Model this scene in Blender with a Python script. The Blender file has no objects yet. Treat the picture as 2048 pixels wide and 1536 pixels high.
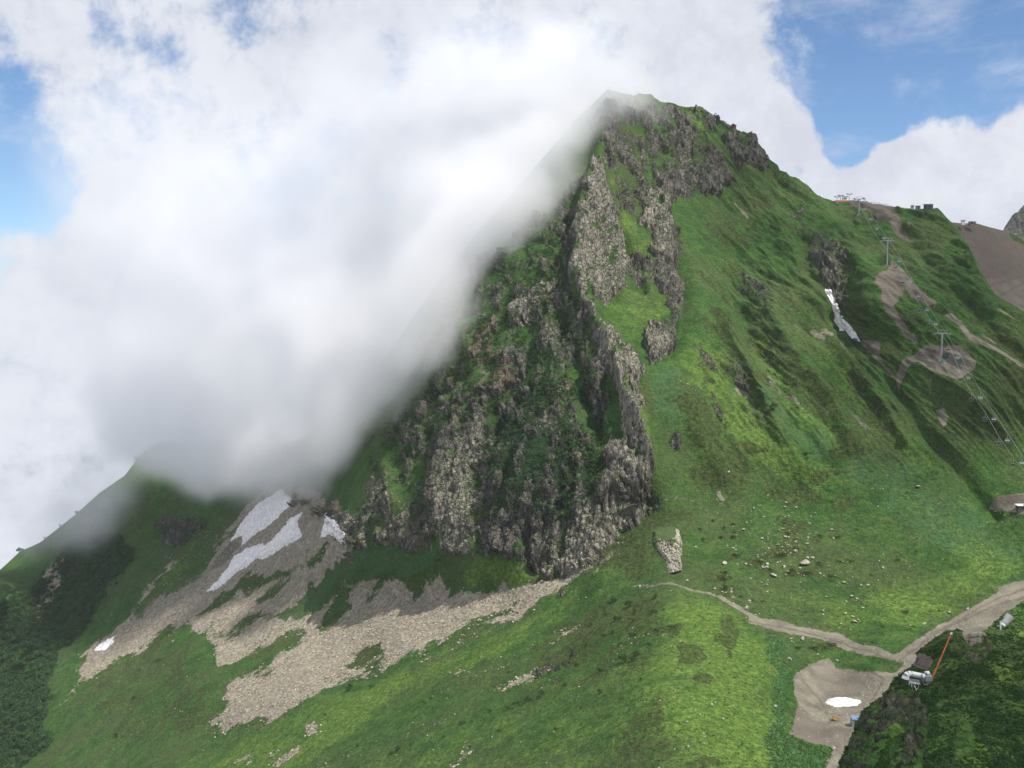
import bpy, math, random
import numpy as np
from mathutils import Vector, Matrix
random.seed(7); RNG = np.random.default_rng(7)
sc = bpy.context.scene
R = math.radians
col = sc.collection

# ---------------------------------------------------------------- camera
F = 2010.0                     # focal length in photograph pixels (2048 wide)
PITCH = R(4.0)
cam_d = bpy.data.cameras.new('camera'); cam = bpy.data.objects.new('camera', cam_d); col.objects.link(cam)
cam_d.sensor_width = 36; cam_d.lens = 36*F/2048; cam_d.clip_start = 1; cam_d.clip_end = 20000
cam.location = (0, 0, 0); cam.rotation_euler = (R(90)-PITCH, 0, 0)
sc.camera = cam
CP, SP = math.cos(PITCH), math.sin(PITCH)

def at(px, py, Y):
    """a point of the place: bearing and elevation as surveyed, at distance Y ahead"""
    a = (np.asarray(px, float)-1024)/F; b = (768-np.asarray(py, float))/F
    dy = CP + b*SP; dz = -SP + b*CP
    Y = np.asarray(Y, float)
    return np.stack(np.broadcast_arrays(a/dy*Y, Y, dz/dy*Y), -1)
def pix(P):
    X, Y, Z = P[..., 0], P[..., 1], P[..., 2]
    d = Y*CP - Z*SP
    return 1024+F*X/d, 768-F*(Y*SP+Z*CP)/d

# ---------------------------------------------------------------- sky, sun, exposure
SUN_EL, SUN_AZ = 61.0, 124.0        # azimuth clockwise from the viewing direction
sun_dir = Vector((math.sin(R(SUN_AZ))*math.cos(R(SUN_EL)), math.cos(R(SUN_AZ))*math.cos(R(SUN_EL)), math.sin(R(SUN_EL))))
sl = bpy.data.lights.new('sun', 'SUN'); sl.energy = 4.8; sl.angle = R(0.53); sl.color = (1.0, 0.95, 0.86)
so = bpy.data.objects.new('sun', sl); col.objects.link(so)
so.rotation_euler = (-sun_dir).to_track_quat('-Z', 'Y').to_euler(); so.location = (300, -200, 500)

sc.view_settings.view_transform = 'Standard'; sc.view_settings.look = 'None'
sc.view_settings.exposure = 0.18; sc.view_settings.gamma = 1
sc.render.engine = 'CYCLES'
cy = sc.cycles
cy.use_denoising = True
cy.max_bounces = 14; cy.diffuse_bounces = 2; cy.glossy_bounces = 1; cy.transmission_bounces = 2
cy.volume_bounces = 12; cy.transparent_max_bounces = 8
cy.volume_step_rate = 1.0; cy.volume_max_steps = 256
cy.sample_clamp_indirect = 6

class NT:
    """small node-tree writer"""
    def __init__(s, tree): s.t = tree; s.n = tree.nodes; s.l = tree.links
    def node(s, typ, **kw):
        n = s.n.new(typ)
        for k, v in kw.items(): setattr(n, k, v)
        return n
    def put(s, sock, v):
        if v is None: return
        if isinstance(v, bpy.types.NodeSocket): s.l.new(v, sock)
        else:
            if sock.type == 'RGBA' and hasattr(v, '__len__') and len(v) == 3: v = (*v, 1)
            sock.default_value = v
    def math(s, op, a, b=None, c=None, clamp=False):
        n = s.node('ShaderNodeMath', operation=op, use_clamp=clamp)
        s.put(n.inputs[0], a); s.put(n.inputs[1], b); s.put(n.inputs[2], c); return n.outputs[0]
    def vmath(s, op, a, b=None, out=0):
        n = s.node('ShaderNodeVectorMath', operation=op)
        s.put(n.inputs[0], a); s.put(n.inputs[1], b); return n.outputs[out]
    def noise(s, vec, scale, detail=3, rough=0.55, dist=0.0, lac=2.0, out=0):
        n = s.node('ShaderNodeTexNoise'); s.put(n.inputs['Vector'], vec)
        n.inputs['Scale'].default_value = scale; n.inputs['Detail'].default_value = detail
        n.inputs['Roughness'].default_value = rough; n.inputs['Distortion'].default_value = dist
        n.inputs['Lacunarity'].default_value = lac
        return n.outputs[out]
    def ramp(s, v, lo, hi, a=0.0, b=1.0, smooth=True):
        n = s.node('ShaderNodeMapRange', interpolation_type='SMOOTHSTEP' if smooth else 'LINEAR', clamp=True)
        s.put(n.inputs[0], v)
        for i, q in enumerate((lo, hi, a, b)): s.put(n.inputs[1+i], q)
        return n.outputs[0]
    def mix(s, f, a, b, mode='MIX'):
        n = s.node('ShaderNodeMix', data_type='RGBA', blend_type=mode)
        s.put(n.inputs[0], f); s.put(n.inputs[6], a); s.put(n.inputs[7], b); return n.outputs[2]
    def attr(s, name):
        return s.node('ShaderNodeAttribute', attribute_name=name).outputs
    def stretch(s, vec, sx, sy, sz):
        return s.vmath('MULTIPLY', vec, (sx, sy, sz))

def pdir(px, py):
    v = at(px, py, 1.0); return v/np.linalg.norm(v)

w = bpy.data.worlds.new('World'); sc.world = w; w.use_nodes = True
T = NT(w.node_tree); T.n.clear()
sky = T.node('ShaderNodeTexSky', sky_type='NISHITA', sun_disc=False, sun_elevation=R(SUN_EL), sun_rotation=R(SUN_AZ))
sky.altitude = 2200; sky.air_density = 1.0; sky.dust_density = 0.6
gen = T.node('ShaderNodeTexCoord').outputs['Generated']
wc = T.noise(gen, 5.0, 10, 0.62, 0.25)                      # cloud masses
wd = T.noise(T.vmath('ADD', gen, (3.1, 1.7, 0.4)), 16, 10, 0.66, 0.15)
cov = T.math('ADD', T.math('MULTIPLY_ADD', wc, 1.6, -.80), T.math('MULTIPLY_ADD', wd, 1.3, .08))
_sw = T.node('ShaderNodeTexNoise'); T.put(_sw.inputs['Vector'], gen); _sw.inputs['Scale'].default_value = 9; _sw.inputs['Detail'].default_value = 5
swirl = T.vmath('SCALE', T.vmath('SUBTRACT', _sw.outputs['Color'], (.5, .5, .5))); swirl.node.inputs[3].default_value = .15
HOLES = [(5, 290, 85, .42), (90, 60, 130, -.30), (130, 230, 60, .15), (10, 400, 75, .38), (120, 390, 50, .2), (-350, 250, 250, .4),
         (1790, 90, 130, .55), (1700, 215, 80, .62), (1760, 240, 70, .5), (1900, 110, 130, .6), (2000, 60, 120, .6), (1640, 40, 90, .35), (1572, 322, 24, .5), (2200, 60, 250, .6),
         (320, 250, 130, .12), (1560, 130, 60, .22), (180, 120, 90, .15),
         (1560, 255, 80, -.45), (1850, 330, 100, -.4), (2000, 225, 70, -.35), (2060, 120, 60, -.4), (1940, 30, 40, -.2), (1660, 120, 40, -.28), (1700, 30, 40, -.22), (1830, 190, 26, -.2), (1620, 290, 40, -.25), (1950, 300, 120, -.35), (2060, 210, 80, -.35), (1730, 350, 90, -.3), (1450, 60, 130, -.3), (1580, 40, 40, -.1)]
for (hx, hy, hr, hs) in HOLES:
    d = pdir(hx, hy); dot = T.vmath('DISTANCE', T.vmath('ADD', gen, swirl), tuple(d), out=1)
    rr = hr/F
    cov = T.math('SUBTRACT', cov, T.ramp(dot, rr*1.8, rr*0.1, 0.0, hs))
veil = T.ramp(T.noise(T.vmath('MULTIPLY', gen, (1, 1, 2.2)), 7.0, 11, 0.68, 0.25), 0.46, 0.78, 0.0, 0.6)
mask = T.math('MAXIMUM', T.ramp(cov, 0.28, 0.72), veil)
shade = T.ramp(T.math('ADD', T.math('MULTIPLY', wd, 0.65), T.math('MULTIPLY', T.noise(gen, 3.0, 4, 0.5), 0.35)), 0.40, 0.60)
ccol = T.mix(shade, (0.58, 0.61, 0.69), (0.70, 0.725, 0.79))
skyc = T.mix(1.0, sky.outputs[0], (0.084, 0.104, 0.120), 'MULTIPLY')
final = T.mix(mask, skyc, ccol)
bg = T.node('ShaderNodeBackground'); T.put(bg.inputs[0], final); bg.inputs[1].default_value = 1.0
wo = T.node('ShaderNodeOutputWorld'); T.l.new(bg.outputs[0], wo.inputs[0])

# ---------------------------------------------------------------- helpers: noise
_perm = RNG.permutation(256).astype(np.int32); _perm = np.concatenate([_perm, _perm, _perm])
_g = RNG.normal(size=(256, 3)); _g /= np.linalg.norm(_g, axis=1)[:, None]
def perlin(p):
    pi = np.floor(p).astype(np.int64); f = (p-pi).astype(np.float32)
    pi &= 255; u = f*f*f*(f*(f*6-15)+10); G = _g.astype(np.float32)
    out = 0
    for dx in (0, 1):
        hx = _perm[(pi[..., 0]+dx) & 255]; wx = u[..., 0] if dx else 1-u[..., 0]
        for dy in (0, 1):
            hy = _perm[(hx+pi[..., 1]+dy) & 255]; wy = u[..., 1] if dy else 1-u[..., 1]
            for dz in (0, 1):
                h = _perm[(hy+pi[..., 2]+dz) & 255]; wz = u[..., 2] if dz else 1-u[..., 2]
                g = G[h]
                out = out + wx*wy*wz*(g[..., 0]*(f[..., 0]-dx)+g[..., 1]*(f[..., 1]-dy)+g[..., 2]*(f[..., 2]-dz))
    return out*1.6
def fbm(p, scale, octv=4, rough=0.5, ridge=False, seed=0.0):
    q = np.asarray(p)/scale + seed*17.13; a = 1.0; s = 0; t = 0
    for i in range(octv):
        n = perlin(q)
        s = s + a*((1-2*np.abs(n)) if ridge else n); t += a
        a *= rough; q = q*2.03+5.7
    return s/t
def worley(p, scale, seed=0):
    q = np.asarray(p)/scale+seed*3.3; pi = np.floor(q).astype(np.int64)
    d1 = np.full(q.shape[:-1], 9.0); d2 = d1.copy(); idv = np.zeros(q.shape[:-1])
    jit = np.random.default_rng(5).random((256, 4))
    for dx in (-1, 0, 1):
        for dy in (-1, 0, 1):
            for dz in (-1, 0, 1):
                c = pi+np.array((dx, dy, dz))
                h = _perm[_perm[_perm[c[..., 0] & 255]+(c[..., 1] & 255)]+(c[..., 2] & 255)]
                d = np.linalg.norm(c+jit[h, :3]-q, axis=-1)
                near = d < d1
                d2 = np.where(near, d1, np.minimum(d2, d)); idv = np.where(near, jit[h, 3], idv); d1 = np.where(near, d, d1)
    return d1, d2, idv
def sstep(x, a, b):
    t = np.clip((x-a)/(b-a), 0, 1); return t*t*(3-2*t)

def poly_sd(px, py, poly):
    """signed distance (positive inside), in survey units"""
    P = np.array(poly, float); n = len(P)
    best = np.full(px.shape, 1e9); inside = np.zeros(px.shape, bool)
    for i in range(n):
        a = P[i]; b = P[(i+1) % n]; ab = b-a
        t = np.clip(((px-a[0])*ab[0]+(py-a[1])*ab[1])/max(ab@ab, 1e-9), 0, 1)
        best = np.minimum(best, np.hypot(px-a[0]-t*ab[0], py-a[1]-t*ab[1]))
        if a[1] != b[1]:
            c = (a[1] > py) != (b[1] > py)
            inside ^= c & (px < ab[0]*(py-a[1])/ab[1]+a[0])
    return np.where(inside, best, -best)
def line_d(px, py, line):
    P = np.array(line, float); best = np.full(px.shape, 1e9)
    for a, b in zip(P[:-1], P[1:]):
        ab = b-a
        t = np.clip(((px-a[0])*ab[0]+(py-a[1])*ab[1])/max(ab@ab, 1e-9), 0, 1)
        best = np.minimum(best, np.hypot(px-a[0]-t*ab[0], py-a[1]-t*ab[1]))
    return best

def tag(o, label=None, cat=None, group=None, kind=None):
    if label: o['label'] = label
    if cat: o['category'] = cat
    if group: o['group'] = group
    if kind: o['kind'] = kind
    return o
def mesh_from(name, V, Fc, mat=None, smooth=True):
    me = bpy.data.meshes.new(name)
    V = np.asarray(V, np.float32); Fc = np.asarray(Fc, np.int32)
    me.vertices.add(len(V)); me.vertices.foreach_set('co', V.ravel())
    k = Fc.shape[1]
    me.loops.add(Fc.size); me.loops.foreach_set('vertex_index', Fc.ravel())
    me.polygons.add(len(Fc)); me.polygons.foreach_set('loop_start', np.arange(len(Fc), dtype=np.int32)*k)
    me.update(calc_edges=True); me.validate()
    me.polygons.foreach_set('use_smooth', np.full(len(me.polygons), smooth))
    if mat: me.materials.append(mat)
    return me
def link(name, me, parent=None, loc=(0, 0, 0)):
    o = bpy.data.objects.new(name, me); col.objects.link(o); o.location = loc
    if parent: o.parent = parent
    return o
def grid_faces(nr, nc):
    i = np.arange(nr-1)[:, None]*nc+np.arange(nc-1)[None, :]
    return np.stack([i, i+nc, i+nc+1, i+1], -1).reshape(-1, 4)
def set_attr(me, name, arr):
    a = me.attributes.new(name, 'FLOAT_COLOR', 'POINT'); arr = np.asarray(arr, np.float32)
    a.data.foreach_set('color', np.concatenate([arr, np.ones((len(arr), 1), np.float32)], 1).ravel())
def rbf_fit(pts, vals, c=30.0, lam=0.0):
    P = np.array(pts, float)/100; c /= 100
    d = np.sqrt(((P[:, None]-P[None])**2).sum(-1)+c*c)
    n = len(P); A = np.zeros((n+3, n+3)); A[:n, :n] = d+lam*np.eye(n)
    A[:n, n:] = np.c_[np.ones(n), P]; A[n:, :n] = A[:n, n:].T
    return P, c, np.linalg.solve(A, np.r_[vals, 0, 0, 0])
def rbf_eval(m, px, py):
    P, c, wt = m; px = px/100; py = py/100; n = len(P)
    out = wt[n]+wt[n+1]*px+wt[n+2]*py
    for i in range(n): out = out+wt[i]*np.sqrt((px-P[i, 0])**2+(py-P[i, 1])**2+c*c)
    return out

# ---------------------------------------------------------------- the mountain: survey points (bearing, elevation, distance)
SURV = [(-400,1536,900),(0,1536,690),(250,1536,555),(500,1536,440),(800,1536,345),(1000,1536,300),(1200,1536,262),(1330,1536,243),
(1450,1536,245),(1550,1536,256),(1620,1536,272),(1700,1536,272),(1900,1536,264),(2100,1536,256),(2450,1536,250),
(-400,1800,500),(0,1800,400),(500,1800,290),(1000,1800,215),(1330,1800,182),(1600,1800,192),(2000,1800,195),(2450,1800,195),
(1330,1400,292),(1450,1400,298),(1540,1400,312),(1600,1400,322),(1680,1400,318),(1750,1400,316),(1900,1400,308),(2200,1400,300),
(1150,1400,330),(1000,1400,372),(800,1400,430),(600,1400,500),(400,1400,590),(200,1400,690),(0,1400,775),(-400,1400,900),
(1330,1300,342),(1450,1290,350),(1540,1290,364),(1700,1290,374),(1680,1345,352),(1750,1290,368),(1900,1230,392),(2048,1180,400),(2400,1150,390),
(1150,1300,390),(1000,1300,430),(830,1310,480),(430,1465,545),(700,1300,560),(500,1300,640),(300,1300,740),(200,1290,800),(0,1300,860),(-400,1300,960),
(1330,1190,400),(1277,1175,425),(1200,1180,440),(1160,1190,455),(1000,1200,500),(850,1200,560),(700,1200,620),(550,1200,690),(430,1180,760),(250,1180,850),(100,1180,920),(0,1150,960),
(1450,1200,398),(1550,1240,393),(1600,1200,412),(1750,1200,405),(1900,1150,415),(2048,1120,418),(2400,1080,410),
(1300,1060,466),(1380,1060,460),(1340,1140,428),(1400,1150,425),(1450,1050,465),(1600,1080,450),(1600,1000,480),(1800,1050,450),(1950,1050,440),(2048,1000,442),(2400,950,430),
(1340,1000,480),(1290,1020,484),(1230,1070,477),(1165,1140,472),(1060,1150,490),(980,1120,512),(900,1110,542),(800,1080,580),(700,1110,610),(640,1060,680),(570,1000,780),(450,1030,850),(330,1080,890),(250,1000,930),
(1310,940,488),(1290,900,496),(1270,850,507),(1240,800,520),(1225,750,533),(1210,700,550),(1180,640,570),(1160,580,590),(1165,500,620),(1190,400,665),(1205,330,695),(1230,200,760),
(1220,970,484),(1100,1000,500),(1100,850,532),(1100,700,572),(1060,560,628),(1100,420,695),(1000,1000,522),(1000,800,570),(950,600,655),(950,500,705),
(900,1000,558),(850,850,615),(850,700,680),(750,1000,612),(750,850,690),
(1150,250,755),(1000,400,765),(800,680,800),(600,880,880),(450,900,950),(320,880,1000),(200,960,1000),(100,1050,1000),(0,1140,1000),(-400,1250,1040),
(1300,750,530),(1290,680,562),(1290,600,598),(1260,500,640),(1270,400,685),(1330,650,572),(1340,500,640),(1330,350,705),(1350,250,755),(1400,215,765),(1500,280,750),(1550,345,745),(1600,370,735),(1680,405,715),(1780,412,690),(1870,425,650),
(1380,1000,482),(1350,900,502),(1400,800,530),(1400,700,567),(1450,600,620),(1450,500,670),(1450,400,718),
(1500,900,500),(1500,800,535),(1600,900,492),(1600,800,522),(1600,700,557),(1600,600,602),(1600,500,652),
(1690,650,588),(1720,700,562),(1800,800,512),(1900,920,472),(1980,1020,447),
(1750,600,568),(1750,500,622),(1850,700,520),(1890,725,506),(1850,600,550),(1850,500,602),(1950,600,535),(1990,590,528),(1950,700,500),(1950,800,482),(2048,640,508),(2048,800,482),(2048,900,474),(2400,760,480),(2400,850,470)]
SKY = np.array([(-560,1400),(-200,1260),(0,1140),(40,1103),(80,1085),(150,1030),(200,985),(250,950),(285,905),(320,885),(360,885),(450,900),(520,905),(600,880),(680,820),(750,740),(800,672),(850,600),(950,470),(1050,358),(1150,242),(1215,178),(1250,188),(1270,192),(1278,187),(1300,190),(1320,203),(1345,209),(1375,216),(1400,214),(1425,232),(1450,250),(1470,262),(1490,268),(1500,278),(1515,290),(1530,308),(1541,325),(1553,344),(1575,358),(1600,372),(1640,394),(1665,404),(1700,405),(1730,408),(1780,415),(1830,420),(1860,421),(1876,420),(1885,428),(1897,442),(1915,458),(1930,480),(1945,510),(1962,545),(1990,590),(2048,622),(2150,670),(2560,800)], float)
model = rbf_fit([(p[0], p[1]) for p in SURV], [1000/p[2] for p in SURV], 32, 0.002)
us = np.r_[np.arange(-560, -20, 9), np.arange(-20, 2070, 1.9), np.arange(2070, 2560, 9)]
BOT = 1790.0
NV = 700
tv = np.linspace(0, 1, NV)
skyv = np.interp(us, SKY[:, 0], SKY[:, 1])
tt = tv**1.0
PX = np.broadcast_to(us[None, :], (NV, len(us))).copy()
# rows are dense inside the photographed range, sparse below it
vis = np.minimum(1560, BOT-20)
PY = np.where(tt[:, None] < .96, skyv[None]+(vis-skyv[None])*(tt[:, None]/.96), vis+(BOT-vis)*((tt[:, None]-.96)/.04))
Y0 = 1000/rbf_eval(model, PX, PY)
B = at(PX, PY, Y0)                             # base surface

def normals(P):
    du = np.gradient(P, axis=1); dv = np.gradient(P, axis=0)
    n = np.cross(dv, du); n /= np.linalg.norm(n, axis=-1, keepdims=True)+1e-9
    s = np.sign((n*(-P)).sum(-1)); s[s == 0] = 1
    return n*s[..., None]
Nn = normals(B)

fallR = np.stack([B[..., 0]+B[..., 2]*.62, B[..., 1]*.3, B[..., 2]*.25-B[..., 0]*.15], -1)   # coordinates that run along the fall line
fallL = np.stack([B[..., 0]-B[..., 2]*1.0, B[..., 1]*.3, B[..., 2]*.2+B[..., 0]*.1], -1)
_k = sstep(PX, 1150, 1330)[..., None]; fall = fallL*(1-_k)+fallR*_k
wx = fbm(B, 30, 6, .62, seed=1); wy = fbm(B, 30, 6, .62, seed=2); wf = fbm(fall, 13, 5, .62, seed=3)
_lf = sstep(PX, 1330, 1150)
WX, WY = PX+wx*40+wf*14*(1-.2*_lf), PY+wy*40-wf*12*(2*_lf-1)*.8      # ragged outlines
WX2, WY2 = PX+wx*16, PY+wy*16
def region(polys, soft=6, sharp=False, soft_k=1.0):
    out = np.zeros(PX.shape)
    for it in polys:
        poly, lev = it[0], it[1]; sf = it[2] if len(it) > 2 else soft
        a = np.array(poly); m = 40
        jj = np.where((us > a[:, 0].min()-m) & (us < a[:, 0].max()+m))[0]
        if not len(jj): continue
        j0, j1 = jj[0], jj[-1]+1
        sx, sy = (WX2, WY2) if sharp else (WX, WY)
        X_, Y_ = sx[:, j0:j1], sy[:, j0:j1]
        q = (Y_ > a[:, 1].min()-m) & (Y_ < a[:, 1].max()+m)
        sd = poly_sd(X_[q], Y_[q], poly)
        sf = sf*soft_k
        k = sstep(sd, -sf, sf)
        o = out[:, j0:j1]
        o[q] = o[q]*(1-k)+lev*k
    return out
def stroke(lines, out):
    for (ln, wd_, lev) in lines:
        a = np.array(ln); m = wd_*2+20
        q = (PX > a[:, 0].min()-m) & (PX < a[:, 0].max()+m) & (PY > a[:, 1].min()-m) & (PY < a[:, 1].max()+m)
        d = line_d(WX2[q], WY2[q], ln)
        k = sstep(d, wd_*1.3, wd_*.5)
        out[q] = out[q]*(1-k)+lev*k
    return out

ROCK = region([
 ([(1240,160),(1400,205),(1480,260),(1560,345),(1480,330),(1440,370),(1350,420),(1290,380),(1200,330),(1180,250)], .47, 12),
 ([(1440,300),(1500,300),(1555,346),(1490,335)], .72),
 ([(1500,262),(1520,290),(1535,318),(1500,300),(1470,275)], .62),
 ([(940,480),(1180,330),(1200,420),(1160,560),(1165,640),(1215,700),(1250,800),(1290,900),(1330,1000),(1250,1060),(1165,1140),(1060,1145),(960,1110),(880,1112),(800,1078),(715,1110),(720,980),(780,880),(850,760),(900,600)], .29, 12),
 ([(1025,620),(1040,585),(1085,570),(1095,600),(1060,635),(1030,640)], .8),
 ([(1100,560),(1150,560),(1200,690),(1240,800),(1200,830),(1120,760),(1080,690)], .44, 10),
 ([(995,720),(1010,690),(1045,680),(1040,700),(1000,720)], .75),
 ([(960,780),(985,740),(1040,715),(1020,750),(990,790),(965,800)], .72),
 ([(975,650),(990,640),(985,700),(965,740),(958,720)], .7),
 ([(940,830),(975,800),(985,860),(975,930),(985,990),(960,1040),(990,1075),(960,1112),(880,1113),(870,1070),(810,1082),(715,1112),(712,1030),(760,960),(850,870)], .46, 10),
 ([(855,870),(905,860),(960,830),(985,900),(975,960),(945,1020),(900,1040),(860,1000)], .74, 8),
 ([(770,900),(840,890),(850,960),(830,1010),(800,1040),(770,990)], .36, 8),
 ([(985,1010),(1100,1020),(1200,985),(1300,1010),(1250,1062),(1190,1130),(1165,1145),(1085,1148),(1050,1110),(960,1112),(950,1060)], .74, 8),
 ([(1080,1000),(1150,960),(1190,930),(1215,860),(1250,880),(1290,930),(1298,985),(1325,985),(1290,1022),(1200,1060),(1100,1080)], .70, 8),
 ([(980,900),(1000,800),(1040,740),(1130,800),(1170,870),(1150,930),(1080,1010),(1000,1000)], .33, 10),
 ([(1080,920),(1130,870),(1190,880),(1170,1010),(1120,1030),(1070,980)], .40, 6),
 ([(1185,330),(1215,380),(1240,440),(1252,520),(1240,590),(1220,620),(1200,600),(1185,640),(1222,690),(1262,700),(1290,750),(1285,800),(1292,870),(1310,940),(1285,960),(1250,880),(1235,780),(1205,720),(1165,640),(1150,570),(1165,480)], .62, 9),
 ([(1255,735),(1272,730),(1275,800),(1290,860),(1278,870),(1258,800)], .2, 4),
 ([(1215,420),(1225,430),(1262,520),(1290,560),(1310,590),(1270,570),(1240,520)], .7, 5),
 ([(1275,390),(1330,380),(1350,420),(1365,560),(1362,620),(1340,660),(1325,620),(1310,540),(1290,480)], .72, 7),
 ([(1225,340),(1285,385),(1300,480),(1310,570),(1275,570),(1240,470)], .40, 8),
 ([(1370,345),(1450,340),(1470,370),(1400,400),(1350,400),(1320,380)], .62, 8),
 ([(1285,670),(1310,655),(1340,660),(1346,690),(1310,720),(1296,700)], .85, 4),
 ([(1250,700),(1290,720),(1300,740),(1280,745),(1255,720)], .66, 4),
 ([(1335,875),(1350,865),(1364,905),(1360,935),(1348,930),(1348,900)], .42, 4),
 ([(1345,640),(1290,640),(1240,560),(1275,560),(1330,600)], .12, 8),
 ([(1620,500),(1640,480),(1700,540),(1705,600),(1690,640),(1655,590),(1630,560)], .66, 9),
 ([(1455,735),(1475,740),(1492,780),(1488,798),(1465,770)], .62, 4),
 ([(1480,560),(1500,555),(1540,610),(1530,630),(1495,600)], .55, 6),
 ([(1380,700),(1395,700),(1430,735),(1440,752),(1420,745)], .55, 4),
 ([(1425,800),(1445,830),(1460,870),(1450,875),(1430,845)], .5, 4),
 ([(325,1080),(310,1050),(330,1030),(410,1040),(415,1060),(380,1078),(350,1085)], .85, 6),
 ([(180,1060),(185,1020),(205,1000),(215,1015),(200,1045)], .7, 4),
 ([(580,1000),(640,1000),(712,1040),(715,1105),(690,1085),(650,1030)], .7, 10),
 ([(1115,1190),(1140,1170),(1160,1175),(1130,1195),(1110,1205)], .6, 4),
 ([(1060,1350),(1120,1320),(1160,1298),(1150,1315),(1110,1340),(1075,1360)], .6, 3),
], 6, soft_k=1.6)
SCREE = region([
 ([(150,1362),(206,1339),(244,1316),(305,1282),(366,1255),(400,1262),(431,1278),(431,1316),(492,1331),(480,1360),(440,1395),(470,1400),(428,1463),(500,1440),(560,1420),(640,1375),(760,1330),(830,1310),(900,1290),(1000,1245),(1100,1190),(1190,1130),(1120,1150),(1016,1167),(965,1189),(936,1171),(899,1186),(884,1150),(826,1200),(796,1156),(740,1120),(700,1112),(715,1040),(640,980),(540,970),(440,1060),(400,1165),(300,1210),(230,1260),(170,1310)], 1.0),
 ([(545,1245),(640,1165),(700,1110),(760,1078),(830,1090),(880,1112),(870,1150),(835,1195),(815,1150),(795,1150),(725,1218),(760,1168),(730,1160),(660,1205),(600,1235)], .0),
 ([(640,1262),(650,1225),(690,1190),(705,1185),(695,1225),(665,1250)], .0, 4),
 ([(697,1335),(715,1300),(765,1265),(760,1290),(765,1320),(730,1338)], .0, 3),
 ([(900,1293),(930,1262),(1030,1205),(1020,1222),(960,1262),(925,1285)], .05, 4),
 ([(370,1235),(470,1170),(510,1145),(600,1140),(560,1160),(480,1190),(430,1225)], .1, 5),
 ([(600,1145),(615,1110),(650,1078),(665,1085),(650,1105),(620,1140)], .1, 4),
 ([(510,1200),(560,1165),(585,1160),(570,1185),(530,1210)], .25, 5),
 ([(440,1345),(500,1310),(570,1265),(610,1262),(600,1290),(530,1340),(470,1365)], .05, 5),
 ([(420,1265),(470,1240),(560,1225),(540,1245),(450,1275)], .35, 5),
 ([(890,1160),(950,1112),(1060,1112),(1080,1150),(1016,1165),(980,1190),(940,1172)], 0.0, 5),
 ([(320,1150),(300,1200),(260,1220),(330,1190),(420,1120),(480,1050),(440,1040),(390,1100)], .25, 6),
 ([(275,1200),(335,1115),(350,1120),(330,1145),(290,1195)], .75, 3),
 ([(985,1375),(1010,1362),(1060,1348),(1085,1340),(1100,1338),(1070,1360),(1030,1370)], .85, 3),
 ([(1105,1280),(1120,1262),(1160,1248),(1150,1262),(1120,1275)], .8, 3),
 ([(900,1352),(925,1340),(932,1342),(912,1354)], .8, 2), ([(870,1560),(900,1520),(945,1490),(950,1495),(910,1530)], .5, 3),
 ([(465,1536),(480,1515),(500,1506),(485,1530)], .9, 3), ([(530,1525),(560,1500),(595,1498),(580,1515),(545,1540)], .85, 3),
 ([(620,1560),(640,1530),(655,1520),(640,1555)], .6, 3), ([(610,1455),(625,1445),(640,1465),(620,1470)], .8, 3),
 ([(1190,1150),(1225,1100),(1255,1080),(1240,1110),(1205,1145)], .55, 3), ([(1195,1150),(1210,1135),(1200,1155)], .9, 2),
 ([(80,1200),(100,1125),(135,1120),(120,1180),(80,1240),(60,1260)], .8, 5),
 ([(10,1536),(20,1490),(28,1480),(22,1530)], .8, 3), ([(105,1420),(150,1395),(155,1375),(130,1400)], .8, 3),
 ([(480,1465),(500,1450),(530,1445),(500,1462)], .5, 3)], 4, soft_k=2.6)
SCREE = np.clip(SCREE+4*np.clip(SCREE, 0, 1)*(1-np.clip(SCREE, 0, 1))*(fbm(fall, 9, 5, .65, seed=84)*.5), 0, 1)
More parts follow.
